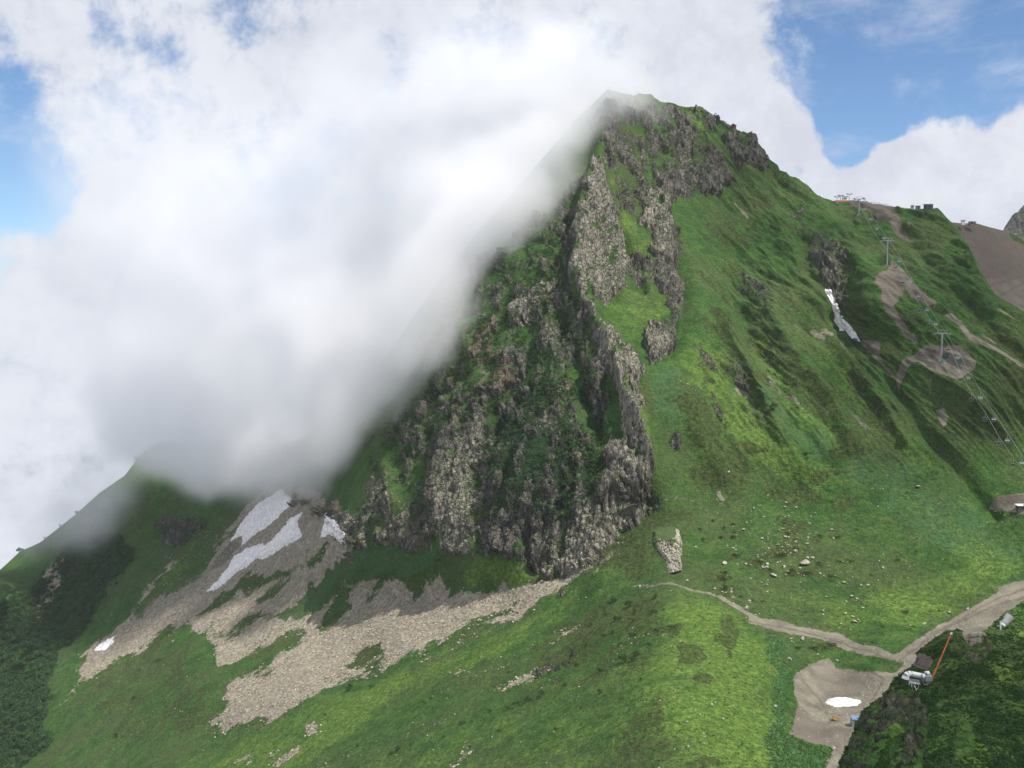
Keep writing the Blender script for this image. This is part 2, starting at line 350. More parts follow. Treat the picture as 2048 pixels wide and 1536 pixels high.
DIRT = region([
 ([(1583,1361),(1620,1332),(1655,1318),(1671,1337),(1741,1345),(1784,1345),(1808,1327),(1794,1325),(1768,1316),(1727,1313),(1700,1300),(1639,1278),(1594,1270),(1553,1265),(1500,1250),(1500,1238),(1530,1240),(1580,1249),(1628,1257),(1674,1265),(1714,1284),(1751,1294),(1792,1310),(1816,1294),(1875,1254),(1915,1230),(1955,1206),(1992,1187),(1998,1169),(2022,1161),(2060,1160),(2300,1120),(2300,1560),(1800,1600),(1645,1540),(1650,1525),(1666,1498),(1628,1487),(1578,1468),(1599,1407)], 1.0, 6),
 ([(1672,400),(1780,410),(1800,450),(1818,485),(1800,475),(1760,445),(1740,432),(1700,420)], .9, 3),
 ([(1785,532),(1800,540),(1835,590),(1878,622),(1860,630),(1815,600),(1800,625),(1815,650),(1838,692),(1828,694),(1790,640),(1757,578),(1775,555)], .8, 4),
 ([(1832,712),(1850,698),(1870,702),(1890,705),(1925,708),(1948,735),(1945,750),(1920,768),(1880,755),(1855,742),(1840,730),(1812,765),(1800,800),(1798,760),(1815,730)], .95, 3),
 ([(1722,690),(1770,690),(1780,740),(1800,765),(1790,770),(1765,735)], .7, 4),
 ([(1885,640),(1900,640),(1960,690),(2000,712),(2100,790),(2100,800),(1985,715),(1940,690)], .7, 3),
 ([(1880,850),(1875,820),(1890,815),(1900,840),(1888,865)], .75, 4),
 ([(1983,1008),(2000,992),(2048,985),(2150,985),(2150,1045),(2048,1032),(2000,1020)], 1.0, 3),
 ([(160,1330),(210,1275),(270,1225),(340,1180),(420,1130),(420,1165),(340,1225),(280,1270),(240,1310),(180,1340)], .5, 9),
 ([(410,1150),(440,1100),(470,1075),(490,1090),(450,1135)], .6, 8), ([(655,1060),(660,1045),(690,1070),(680,1088)], .6, 8),
 ([(965,640),(990,640),(985,700),(1040,715),(1000,780),(960,790),(958,720)], .45, 8),
 ([(1430,985),(1440,985),(1448,1000),(1440,1003)], .8, 3), ([(1060,1180),(1190,1125),(1180,1140),(1100,1185),(1020,1235)], .35, 6),
 ([(1470,540),(1540,560),(1600,640),(1560,640),(1500,600)], .33, 10), ([(1360,430),(1440,470),(1500,560),(1480,570),(1400,490)], .3, 10),
], 4, True)
DIRT = stroke([([(1268,1172),(1350,1170),(1398,1178),(1440,1190),(1480,1215)], 3.6, .62), ([(1440,1190),(1480,1215),(1520,1242),(1590,1255)], 6, .75),
               ([(1285,960),(1300,1006),(1340,992),(1390,1000)], 2.5, .5), ([(1940,690),(2030,740),(2100,790)], 4, .7)], DIRT)
LUSH_LIT = region([
 ([(1180,1330),(1320,1230),(1340,1560),(1060,1560)], .5, 30),
 ([(1320,1200),(1400,1182),(1480,1222),(1560,1300),(1575,1400),(1580,1560),(1560,1700),(1280,1700),(1350,1536),(1270,1400),(1310,1270)], .85, 30),  # spur's right side: its sunlit brightness is put into the grass colour
 ([(300,1600),(450,1470),(640,1390),(900,1303),(1000,1262),(1120,1200),(1250,1120),(1240,1160),(1050,1270),(980,1330),(800,1400),(700,1480),(600,1560),(560,1700)], .72, 14),
 ([(700,1500),(900,1440),(1060,1420),(1150,1380),(1160,1536),(1100,1700),(700,1700)], .5, 40),
 ([(1300,730),(1340,695),(1420,680),(1470,760),(1540,850),(1640,930),(1720,960),(1640,980),(1480,930),(1400,800)], .62, 14),
 ([(1480,640),(1560,740),(1640,860),(1740,920),(1700,930),(1600,860),(1520,760)], .75, 10),
 ([(1600,640),(1700,740),(1800,860),(1900,960),(1850,960),(1740,850),(1640,740)], .55, 10),
 ([(1900,1060),(1800,1000),(1760,960),(1800,950),(1900,1040),(2050,1130),(2000,1160),(1900,1110)], .6, 12),
 ([(1500,1150),(1700,1200),(1950,1110),(2040,1160),(1800,1290),(1600,1240)], .6, 16),
 ([(1180,640),(1240,560),(1330,610),(1310,660),(1260,690),(1220,680)], .55, 10),
 ([(1210,345),(1240,440),(1280,560),(1320,640),(1330,600),(1290,480),(1260,380)], .55, 8),
 ([(1255,735),(1275,730),(1280,800),(1300,880),(1285,880),(1262,800)], .75, 4),
 ([(900,1160),(950,1112),(1040,1112),(1070,1150),(1000,1180),(940,1175)], .75, 6),
 ([(830,1000),(860,960),(850,1030),(820,1060)], .8, 8),
 ([(150,1330),(280,1210),(330,1130),(420,1080),(380,1150),(300,1220),(200,1290)], .6, 8),
 ([(1350,225),(1400,220),(1440,300),(1380,280)], .7, 8),
 ([(1780,560),(1900,600),(2048,700),(2048,720),(1900,640)], .5, 10),
], 12, soft_k=2.6)
EMER = region([
 ([(1545,1270),(1575,1290),(1580,1350),(1575,1410),(1570,1460),(1625,1490),(1660,1510),(1640,1560),(1540,1700),(1530,1500),(1555,1400),(1535,1330)], .8, 5),
 ([(545,1245),(640,1165),(700,1110),(760,1078),(880,1100),(870,1150),(800,1150),(730,1160),(600,1235)], .7, 6),
 ([(1560,830),(1700,880),(1900,960),(2048,1120),(2048,1150),(1850,1090),(1700,980),(1620,920)], .6, 16),
 ([(1300,745),(1330,720),(1370,800),(1340,870),(1305,820)], .7, 8),
 ([(1480,720),(1580,830),(1640,920),(1600,900),(1500,790)], .55, 8),
], 6, soft_k=2.2)
OLIVE = region([
 ([(1180,1060),(1340,1000),(1400,1010),(1380,1060),(1300,1060),(1330,1140),(1260,1170),(1180,1130)], .62, 12),
 ([(1150,1200),(1290,1180),(1350,1250),(1310,1330),(1150,1400),(1020,1320)], .55, 14),
 ([(1310,760),(1400,800),(1500,900),(1520,960),(1440,1010),(1370,980),(1360,880)], .62, 12),
 ([(1240,1420),(1320,1360),(1360,1500),(1300,1600),(1200,1600)], .5, 12),
 ([(200,1300),(380,1270),(450,1380),(400,1500),(250,1500),(120,1420)], .5, 20),
 ([(1540,660),(1640,780),(1720,880),(1730,940),(1660,880),(1560,760)], .6, 7),
 ([(1440,640),(1500,740),(1560,840),(1560,880),(1480,800),(1430,700)], .5, 7),
 ([(1680,700),(1760,780),(1800,850),(1760,850),(1690,770)], .6, 7),
 ([(1800,780),(1900,760),(2048,840),(2048,980),(1930,900)], .45, 16),
 ([(1800,420),(1880,430),(1960,560),(2048,630),(2048,700),(1900,580),(1820,480)], .4, 12),
 ([(697,1335),(715,1300),(765,1265),(765,1320),(730,1338)], .75, 4),
], 10, soft_k=2.2)
for (cx, cy_, rx, ry) in [(1500,905,35,14),(1590,985,60,22),(1690,905,40,20),(1640,950,25,10),(1590,1050,40,14),(1440,1145,32,10),(1450,1165,30,7),(1520,1125,26,7),(1470,1115,25,6),(1555,1110,30,12),(1590,1100,14,9),(1610,1150,40,7),(1450,1178,24,6),(1480,1200,14,6),(1350,1255,16,9),(1455,1275,22,32),(1375,1300,28,22),(1810,1225,13,4),(1765,1255,7,3),(1860,1225,12,3),(1640,1290,40,4),(1520,1128,12,6),(1690,1010,26,10),(1670,1070,12,7),(1640,1075,10,6),(1345,1100,14,5),(1410,1350,20,14),(1700,1120,10,5),(1790,1120,16,6),(1400,1520,40,14)]:
    k = sstep(np.hypot((WX-cx)/rx, (WY-cy_)/ry), 1.25, .75)*.85
    OLIVE = np.maximum(OLIVE, k)
BUSH_SHADE = region([
 ([(0,1210),(60,1180),(110,1150),(145,1080),(180,1070),(250,1085),(260,1130),(200,1200),(170,1260),(120,1310),(90,1420),(100,1480),(40,1560),(-200,1700),(-300,1300)], .9, 10),
 ([(950,900),(1000,800),(1040,740),(1120,790),(1170,880),(1190,960),(1170,1010),(1120,1030),(1030,1010),(960,980)], .8, 14),
 ([(800,800),(900,640),(950,560),(1030,520),(1020,640),(960,760),(850,860),(760,880)], .6, 18),
 ([(1180,600),(1220,620),(1100,700),(1050,680)], .3, 10), ([(850,620),(1180,360),(1190,420),(1150,560),(1180,700),(1240,820),(1200,900),(1000,760),(900,900),(760,960),(720,900)], .42, 20)], 10, soft_k=1.8)  # last outline: scrub tone that also darkens the left face as painted shade

LUSH_LIT = np.clip(LUSH_LIT+LUSH_LIT*1.0*fbm(B, 35, 4, .6, seed=81), 0, 1)
ROCKs = fbm(np.stack([B[..., 0], B[..., 1]*.5, B[..., 2]*.14], -1), 9, 5, .62, seed=82)*1.5      # rock and turf alternate in steep streaks
ROCK = np.clip(ROCK+sstep(ROCK, .08, .3)*ROCKs*.7, 0, 1)
_rf = sstep(PX, 1330, 1450)*sstep(PY, 1000, 820)*(PX < 2100)
_st = fbm(np.stack([fallR[..., 0], fallR[..., 1], fallR[..., 2]*.5], -1), 11, 5, .6, seed=87)
OLIVE = np.maximum(OLIVE, _rf*sstep(_st, .02, .30)*.85)
DIRT = np.maximum(DIRT, _rf*sstep(fbm(fallR*np.array([1, 1, .6]), 10, 5, .62, seed=88), .26, .42)*.62)
ROCK = np.maximum(ROCK, _rf*(PX < 1620)*sstep(PY, 400, 450)*sstep(fbm(fallR*np.array([1, 1, .6]), 14, 5, .62, seed=89)+.25*sstep(PY, 620, 400), .38, .55)*.5)
# ---- relief: ribs, gullies, crags
S = B
Hn = np.zeros(PX.shape)
grassy = 1-sstep(ROCK, .3, .6)
dist = B[..., 1]
Hn += 3.2*fbm(S, 70, 3, .5, seed=4)*sstep(PY, 1500, 300)
stripe = np.stack([(S[..., 0]*1.0+S[..., 2]*.62)*1.0, S[..., 1]*.25, S[..., 2]*.12-S[..., 0]*.08], -1)   # ribs run down the right flank
rightf = sstep(PX, 1300, 1480)*sstep(PY, 1010, 800)
Hn += rightf*(5.6*fbm(stripe, 24, 4, .55, True, seed=3)+2.0*fbm(stripe, 9, 3, .55, True, seed=8))
stripl = np.stack([(S[..., 0]*1.0-S[..., 2]*.9), S[..., 1]*.5, S[..., 2]*.14], -1)                        # and down the left slopes
leftf = sstep(PX, 1300, 1000)*grassy
Hn += leftf*(1.8*fbm(stripl, 24, 3, .5, seed=5)+.8*fbm(stripl, 8, 3, .55, seed=6))
def rib(line, wd_, h):
    global Hn
    a = np.array(line); m = wd_*4
    q = (PX > a[:, 0].min()-m) & (PX < a[:, 0].max()+m) & (PY > a[:, 1].min()-m) & (PY < a[:, 1].max()+m)
    Hn[q] += h*np.exp(-(line_d(PX[q]+wx[q]*6, PY[q]+wy[q]*6, line)/wd_)**2)
rib([(1470,580),(1500,680),(1560,770),(1590,850),(1660,930)], 17, -3)
rib([(1540,640),(1600,730),(1650,810),(1700,900)], 15, 5.0)
rib([(1440,640),(1480,720),(1530,800),(1560,870)], 16, 4.5)
rib([(1600,650),(1660,720),(1720,800),(1800,880)], 13, -3.5)
rib([(1640,680),(1720,760),(1770,830),(1810,890)], 12, 4.5)
rib([(1690,680),(1760,760),(1800,830)], 12, 3.5)
rib([(1600,480),(1620,560),(1655,640),(1720,700),(1800,810),(1900,920),(1990,1030)], 14, -4)
rib([(1345,480),(1365,560),(1370,640),(1345,700)], 14, -6)
rib([(1340,330),(1330,420),(1340,520)], 14, 4)
rib([(1480,330),(1560,460),(1620,560),(1640,620)], 20, 4)
rib([(1555,350),(1680,480),(1740,560),(1780,640)], 24, 5)
rib([(1800,470),(1880,560),(1960,640),(2040,720)], 16, -5)
rib([(1350,760),(1400,880),(1450,960)], 26, 4)
rib([(1235,440),(1265,520),(1290,580)], 8, -5)
rib([(1185,350),(1165,460),(1155,560),(1190,660),(1235,740),(1260,830),(1290,930)], 9, 5)
rib([(1225,230),(1190,340),(1172,460),(1164,560),(1198,660),(1240,740),(1264,830),(1285,930),(1262,1000),(1190,1100)], 20, 6)
rib([(1170,300),(1130,420),(1105,560),(1130,680),(1170,790),(1200,880),(1170,980)], 20, -6)
rib([(1200,330),(1210,420),(1225,500),(1225,600)], 9, 3)
rib([(1250,730),(1262,800),(1280,880)], 5, 2.5)
rib([(1300,1010),(1250,1050),(1190,1120)], 14, -3)
rib([(930,660),(960,760),(900,900),(880,1000)], 20, 5)
rib([(1060,640),(1020,780),(960,900),(950,1000)], 20, -6)
rib([(1120,700),(1090,850),(1040,990)], 24, 5)
rib([(1190,820),(1150,930),(1080,1060)], 18, -5)
rib([(860,870),(850,960),(845,1060)], 12, -4)
rib([(760,900),(790,1000),(800,1070)], 14, 3)
rib([(1060,1140),(1050,1080),(1060,1020)], 8, -5)
rib([(980,1010),(950,1080)], 10, -4)
rib([(880,1110),(900,1060),(940,1000)], 12, 3)
# the dug hollow at the foot of the outcrop
bowl = sstep(np.hypot((PX-1690)/105, (PY-1400)/62), 1.05, .55)
Hn -= bowl*2.2
rib([(1590,1368),(1625,1338),(1680,1326),(1750,1340)], 7, .9)
# crags
rk = sstep(ROCK, .3, .62)
rq = rk > .01
Sq = S[rq]; sv = Sq*np.array([1, 1, .42])
cr = 5.0*fbm(sv, 17, 5, .5, True, seed=11)+4.0*fbm(Sq*np.array([1, 1, .35]), 32, 2, .5, True, seed=15)+1.1*fbm(sv, 5, 3, .6, True, seed=12)
d1, d2, idv = worley(sv+fbm(sv, 4, 2, seed=13)[..., None]*1.2, 4.2)
d1b, d2b, idb = worley(Sq*np.array([1, 1, .6]), 1.9, 2)
d1c, d2c, idc = worley(Sq*np.array([1, 1, .30])+fbm(Sq, 9, 2, seed=14)[..., None]*2, 6.5, 5)
low = sstep(PY[rq], 780, 980)*sstep(PX[rq], 1400, 1300)
cr += 1.7*(idv-.5)-1.2*np.exp(-((d2-d1)/.10)**2)+1.0*(idb-.5)-.7*np.exp(-((d2b-d1b)/.12)**2)+low*(2.8*(idc-.5)-1.5*np.exp(-((d2c-d1c)/.09)**2))
cl = (1-.72*np.maximum(sstep(PX, 1360, 1385)*sstep(PY, 440, 500)*(1-.6*sstep(PX, 1600, 1620)), sstep(PY, 1150, 1165)))[rq]
Hn[rq] += cr*rk[rq]*cl*.85
# grass hummocks and tufts
Hn += grassy*(1-DIRT)*(.45*fbm(S, 7, 3, .6, seed=21)+.28*fbm(S, 1.9, 2, .6, seed=22))
Hn += sstep(SCREE, .3, .8)*(.5*fbm(S, 3.0, 3, .7, seed=23))
Hn += DIRT*.12*fbm(S, 1.5, 2, seed=24)
bq = BUSH_SHADE > .05
Hn[bq] += BUSH_SHADE[bq]*(1.6*fbm(S[bq], 6, 3, .6, True, seed=25))
Hn *= np.clip((tt/.01), .25, 1)[:, None]
P = B+Nn*Hn[..., None]
# skyline crags stay sharp: the row at the crest keeps its survey line, the far side falls away behind it
back = []
for (dy_, dz_) in [(6, 2.5), (16, 10), (40, 34), (90, 80), (200, 150)]:
    b = P[0].copy(); s_ = 1+dy_/b[:, 1:2]; b = b*[1, 1, 1]; b[:, 0:1] *= s_; b[:, 1] += dy_; b[:, 2] -= dz_+2*fbm(b, 20, 2, seed=30); back.append(b)
PT = np.concatenate([np.array(back)[::-1], P], 0)
NB = len(back)
def padb(A, nb=NB): return np.concatenate([np.repeat(A[:1], nb, 0), A], 0)
Pn = normals(P)

def ground(px, py, nrm=False):
    j = int(np.clip(np.searchsorted(us, px), 1, len(us)-1))
    i = int(np.clip(np.argmin(np.abs(PY[:, j]-py)), 0, NV-1))
    return (Vector(P[i, j]), Vector(Pn[i, j])) if nrm else Vector(P[i, j])

# ---------------------------------------------------------------- ground material
def ground_material(name, use_attr=True):
    m = bpy.data.materials.new(name); m.use_nodes = True
    T = NT(m.node_tree); T.n.clear()
    pos = T.node('ShaderNodeNewGeometry').outputs['Position']
    nz = T.node('ShaderNodeSeparateXYZ'); T.l.new(T.node('ShaderNodeNewGeometry').outputs['True Normal'], nz.inputs[0])
    A = T.node('ShaderNodeSeparateColor'); T.l.new(T.attr('cover_a')[0], A.inputs[0])
    Bc = T.node('ShaderNodeSeparateColor'); T.l.new(T.attr('cover_b')[0], Bc.inputs[0])
    Cc = T.node('ShaderNodeSeparateColor'); T.l.new(T.attr('cover_c')[0], Cc.inputs[0])
    rock, scree, dirt = A.outputs; lush, olive, emer = Bc.outputs; bush, red, pale = Cc.outputs
    n_big = T.noise(pos, .022, 4, .6); n_lu = T.noise(pos, .075, 8, .68, .3); n_lu3 = T.noise(T.vmath('ADD', pos, (20, 10, 70)), .35, 8, .72); n_lu2 = T.noise(T.vmath('ADD', pos, (50, 90, 10)), .06, 8, .68, .3); n_mid = T.noise(pos, .11, 4, .6, .4); n_fine = T.noise(pos, .55, 4, .65); n_tuft = T.noise(pos, 1.7, 3, .7)
    pv = T.stretch(pos, 1, 1, .33); n_v = T.noise(pv, .13, 6, .68, .6)
    # grass
    def thr(mask, nz_, amp, lo=.45, hi=.6): return T.ramp(T.math('ADD', mask, T.math('MULTIPLY', T.math('SUBTRACT', nz_, .5), amp)), lo, hi)
    g = T.mix(T.ramp(n_mid, .35, .65), (.030, .074, .018), (.050, .112, .026))
    g = T.mix(T.ramp(n_big, .4, .62, 0, .6), g, (.068, .088, .036))
    g = T.mix(T.math('MULTIPLY', thr(lush, n_lu, 1.5, .25, .85), .85), g, T.mix(T.ramp(n_fine, .35, .65), (.072, .138, .028), (.116, .182, .037)))  # lush grass tone; on the spur it also carries painted sunlight
    g = T.mix(T.math('MULTIPLY', thr(emer, n_lu, 1.6, .3, .8), .75), g, (.052, .118, .048))
    g = T.mix(T.math('MULTIPLY', thr(olive, n_lu2, 1.5, .42, .6), .8), g, T.mix(T.ramp(n_fine, .35, .65), (.032, .050, .018), (.058, .076, .024)))
    g = T.mix(T.math('MULTIPLY', T.ramp(T.math('ADD', n_mid, T.math('MULTIPLY', n_fine, .6)), .90, 1.0), .35), g, (.085, .105, .028))
    g = T.mix(thr(bush, n_fine, .9), g, (.020, .045, .018))  # dark scrub tone; on the left face it also carries painted shade
    g = T.mix(1.0, g, T.mix(T.ramp(n_tuft, .30, .68), (.62, .62, .62), (1.30, 1.30, 1.22)), 'MULTIPLY')
    g = T.mix(1.0, g, T.mix(T.ramp(n_fine, .30, .70), (.72, .74, .78), (1.22, 1.2, 1.12)), 'MULTIPLY')
    g = T.mix(1.0, g, T.mix(T.ramp(T.noise(T.stretch(pos, .16, .16, 1.5), 1.0, 4, .6, .5), .34, .66), (.90, .90, .91), (1.09, 1.08, 1.06)), 'MULTIPLY')
    # scree and dirt
    vs = T.node('ShaderNodeTexVoronoi'); T.put(vs.inputs['Vector'], pos); vs.inputs['Scale'].default_value = .62
    vb = T.node('ShaderNodeSeparateColor'); T.l.new(vs.outputs['Color'], vb.inputs[0])
    sc_c = T.mix(T.ramp(T.math('ADD', T.math('MULTIPLY', n_tuft, .6), T.math('MULTIPLY', vb.outputs[0], .4)), .25, .72), (.20, .176, .135), (.42, .385, .30))
    sc_c = T.mix(T.ramp(n_mid, .35, .7, 0, .55), sc_c, (.24, .20, .16))
    d_c = T.mix(T.ramp(n_mid, .3, .7), (.140, .128, .102), (.235, .216, .170))
    d_c = T.mix(T.ramp(n_tuft, .55, .75, 0, .5), d_c, (.31, .275, .22))
    d_c = T.mix(T.math('MULTIPLY', red, .9), d_c, T.mix(n_fine, (.080, .066, .056), (.130, .105, .088)))
    # rock
    n_r2 = T.noise(T.stretch(pos, 1, 1, .38), .45, 8, .74, .5)
    r_c = T.mix(T.ramp(n_v, .34, .68), (.085, .080, .076), (.27, .25, .215))
    beds = T.noise(T.vmath('ADD', T.stretch(pos, .9, .9, .22), T.vmath('SCALE', T.noise(pos, .05, 3, .5, out=1))), .34, 6, .66, .8)
    r_c = T.mix(T.ramp(beds, .36, .58, .6, 0), r_c, (.058, .056, .052))
    r_c = T.mix(T.ramp(n_r2, .54, .74, 0, .6), r_c, (.50, .465, .375))
    r_c = T.mix(T.ramp(n_r2, .52, .34, 0, .9), r_c, (.028, .028, .030))
    r_c = T.mix(T.math('MULTIPLY', red, .55), r_c, (.30, .19, .14))
    r_c = T.mix(T.math('MULTIPLY', pale, .8), r_c, T.mix(T.ramp(n_r2, .36, .62), (.10, .092, .075), (.62, .58, .46)))
    lich = T.ramp(T.math('ADD', T.math('ADD', T.math('MULTIPLY', n_fine, .6), T.math('MULTIPLY', n_lu, .5)), T.math('MULTIPLY', nz.outputs[2], .28)), .68, .76, 0, .85)
    r_c = T.mix(lich, r_c, (.045, .072, .024))
    col_ = T.mix(thr(scree, n_lu3, 1.1, .34, .72), g, sc_c)
    col_ = T.mix(thr(dirt, n_lu3, 1.2, .36, .68), col_, d_c)
    rmix = T.math('ADD', T.math('MULTIPLY', T.math('SUBTRACT', n_v, .5), 1.5), T.math('MULTIPLY', T.math('SUBTRACT', n_fine, .5), .7))
    rmix = T.math('SUBTRACT', rmix, T.math('MULTIPLY', T.math('SUBTRACT', nz.outputs[2], .62), .45))
    rfac = T.ramp(T.math('ADD', rock, rmix), .46, .58)
    rfac = T.math('MULTIPLY', rfac, T.ramp(rock, .04, .14))
    col_ = T.mix(rfac, col_, r_c)
    bs = T.node('ShaderNodeBsdfPrincipled'); T.put(bs.inputs['Base Color'], col_); bs.inputs['Roughness'].default_value = .95
    bs.inputs['Specular IOR Level'].default_value = .15
    h = T.math('ADD', T.math('MULTIPLY', n_tuft, .55), T.math('MULTIPLY', n_fine, 1.3))
    hr = T.math('ADD', T.math('MULTIPLY', n_r2, 3.2), T.math('MULTIPLY', n_v, 3))
    vc = T.node('ShaderNodeTexVoronoi', feature='DISTANCE_TO_EDGE'); vc.inputs['Scale'].default_value = .42
    pc = T.vmath('ADD', T.stretch(pos, 1, 1, .34), T.vmath('SCALE', T.noise(pos, .5, 3, .6, out=1))); T.put(vc.inputs['Vector'], pc)
    crack = T.ramp(vc.outputs[0], .0, .16)
    hr = T.math('ADD', hr, T.math('MULTIPLY', crack, 2.6))
    terr = T.noise(T.stretch(pos, .16, .16, 1.5), 1.0, 4, .6, .5)
    h = T.math('ADD', h, T.math('MULTIPLY', terr, .5))
    hs = T.math('MULTIPLY', T.math('ADD', vs.outputs['Distance'], n_tuft), .7)
    hh = T.node('ShaderNodeMix', data_type='FLOAT'); T.put(hh.inputs[0], rfac); T.put(hh.inputs[2], h); T.put(hh.inputs[3], hr)
    bp = T.node('ShaderNodeBump'); bp.inputs['Strength'].default_value = .8; bp.inputs['Distance'].default_value = 1.0
    T.put(bp.inputs['Height'], T.math('ADD', hh.outputs[0], T.math('MULTIPLY', scree, hs))); T.l.new(bp.outputs[0], bs.inputs['Normal'])
    out = T.node('ShaderNodeOutputMaterial'); T.l.new(bs.outputs[0], out.inputs[0])
    return m
M_GROUND = ground_material('mountain_ground')
RUT = 0
RED = region([([(965,640),(990,640),(985,700),(1040,715),(1000,780),(960,790),(958,720)], .8, 8), ([(1835,695),(1890,700),(1890,716),(1850,725)], .9, 6),
              ([(1672,400),(1790,400),(1820,490),(1700,430)], .75, 6), ([(1750,520),(1890,600),(1840,700),(1800,820),(1740,740)], .6, 8),
              ([(1990,985),(2100,980),(2100,1012),(2000,1005)], 1.0, 3), ([(2010,990),(2150,980),(2150,1015),(2020,1010)], 1.0, 2),
              ([(1583,1395),(1605,1412),(1625,1440),(1700,1456),(1722,1440),(1705,1500),(1640,1500),(1575,1475)], .5, 5),
              ([(1620,1345),(1740,1345),(1720,1375),(1640,1375)], .35, 8), ([(410,1150),(440,1080),(480,1060),(500,1090),(450,1140)], .5, 8),
              ([(160,1330),(210,1275),(270,1225),(330,1195),(260,1270),(190,1335)], .35, 8), ([(1010,1230),(1190,1120),(1180,1140),(1100,1190)], .4, 5)], 5)
PALE = region([([(1185,330),(1215,380),(1240,440),(1252,520),(1240,590),(1220,620),(1200,600),(1185,640),(1222,690),(1262,700),(1290,750),(1285,800),(1292,870),(1285,960),(1240,860),(1225,760),(1200,700),(1168,640),(1158,570),(1170,480)], .55, 10),
 ([(1280,400),(1330,380),(1345,430),(1330,540),(1300,520)], .6, 8), ([(1250,700),(1290,720),(1300,740),(1255,720)], .9, 4), ([(1285,670),(1310,655),(1346,690),(1310,720)], .6, 5),
 ([(1080,1145),(1120,1080),(1180,1010),(1240,1000),(1290,1015),(1190,1130),(1165,1145)], .9, 8), ([(860,1110),(880,1000),(940,860),(985,900),(960,1040),(960,1112)], .6, 10),
 ([(1200,900),(1250,860),(1280,920),(1280,980),(1220,960)], .6, 8), ([(720,1110),(720,1000),(800,900),(850,1080)], .35, 10), ([(1020,600),(1095,570),(1090,640),(1020,640)], .7, 5)], 6)
PALE = np.clip(PALE+sstep(fbm(B*np.array([1, 1, .5]), 14, 4, .6, seed=86), .15, .45)*.25, 0, 1)
RED = stroke([([(1500,1246),(1600,1262),(1680,1282),(1740,1305),(1790,1322)], 1.6, .8), ([(1790,1330),(1850,1284),(1910,1247),(1960,1226),(2020,1200),(2100,1180)], 1.6, .9), ([(1800,1322),(1860,1272),(1920,1240),(1990,1198),(2060,1172)], 1.6, .8),
  ([(1600,1362),(1640,1388),(1660,1430),(1640,1470)], 2, .6), ([(1740,1345),(1765,1355),(1745,1385)], 2, .8), ([(1612,1395),(1650,1412),(1700,1420),(1735,1400)], 1.6, .6)], RED)
me = mesh_from('terrain', PT.reshape(-1, 3), grid_faces(*PT.shape[:2]), M_GROUND)
fl = lambda *a: np.stack([padb(x).ravel() for x in a], -1)
set_attr(me, 'cover_a', fl(ROCK, SCREE, DIRT)); set_attr(me, 'cover_b', fl(LUSH_LIT, OLIVE, EMER)); set_attr(me, 'cover_c', fl(BUSH_SHADE, RED, PALE))
terrain = tag(link('terrain', me), kind='structure')
print('terrain', PT.shape)

# ---------------------------------------------------------------- other sheets of ground
def sheet(name, surv, skyl, cols, bot, nv, disp, cover, mat, back=((4, 2), (12, 10), (30, 30)), c=30):
    md = rbf_fit([(p[0], p[1]) for p in surv], [1000/p[2] for p in surv], c, .002)
    S_ = np.array(skyl, float); sk = np.interp(cols, S_[:, 0], S_[:, 1])
    t = np.linspace(0, 1, nv)
    px = np.broadcast_to(cols[None], (nv, len(cols))).copy(); py = sk[None]+(bot-sk[None])*t[:, None]
    b = at(px, py, 1000/rbf_eval(md, px, py)); n = normals(b)
    cov = cover(px, py, b)
    P_ = b+n*(disp(px, py, b, cov)*np.clip(t/.02, .2, 1)[:, None])[..., None]
    bk = []
    for dy_, dz_ in back:
        q = P_[0].copy(); q[:, 0:1] *= 1+dy_/q[:, 1:2]; q[:, 1] += dy_; q[:, 2] -= dz_; bk.append(q)
    full = np.concatenate([np.array(bk)[::-1], P_], 0)
    me = mesh_from(name, full.reshape(-1, 3), grid_faces(*full.shape[:2]), mat)
    for nm, a in zip(('cover_a', 'cover_b', 'cover_c'), cov):
        a = [np.concatenate([np.repeat(x[:1], len(bk), 0), x], 0).ravel() for x in a]; set_attr(me, nm, np.stack(a, -1))
    o = link(name, me)
    return o, P_, normals(P_), px, py, cov

# far slope of graded earth beyond the right-hand ridge
def cov_far(px, py, b):
    z = px*0; d = z+1.0
    ln = z.copy()
    for l in ([(1890,470),(1960,500),(2048,520)], [(1940,500),(1985,600),(2060,560)], [(1925,480),(1960,540),(1985,590),(2060,650)], [(1960,545),(2060,505)], [(1975,572),(2060,548)]):
        ln = np.maximum(ln, sstep(line_d(px, py+2*fbm(b, 20, 3), l), 2.6, .8))
    red = np.clip(.95-.5*sstep(py, 545, 580)*sstep(px, 1930, 1975)+ln*.5, 0, 1)
    g = sstep(fbm(b, 25, 5, .6, seed=40)+sstep(px, 1990, 2048)*sstep(py, 520, 470)*.9-.35, .2, .4)
    return (z, z, d*(1-g)), (z, g*.6, z), (z, red, z)
sheet('earth_slope', [(1850,440,735),(1950,448,750),(2048,480,765),(2200,520,780),(2560,620,800),(1950,560,690),(2048,600,690),(2300,700,690),(1850,700,640),(2048,760,620),(2560,900,620)],
      [(1840,470),(1880,446),(1900,444),(1925,447),(1950,446),(1975,453),(1995,458),(2010,462),(2030,470),(2048,482),(2200,530),(2560,640)],
      np.r_[np.arange(1840, 2060, 2.), np.arange(2060, 2560, 9)], 800, 160, lambda px, py, b, cv: .9*fbm(b, 16, 4, .6, seed=41), cov_far, M_GROUND)[0]['kind'] = 'structure'
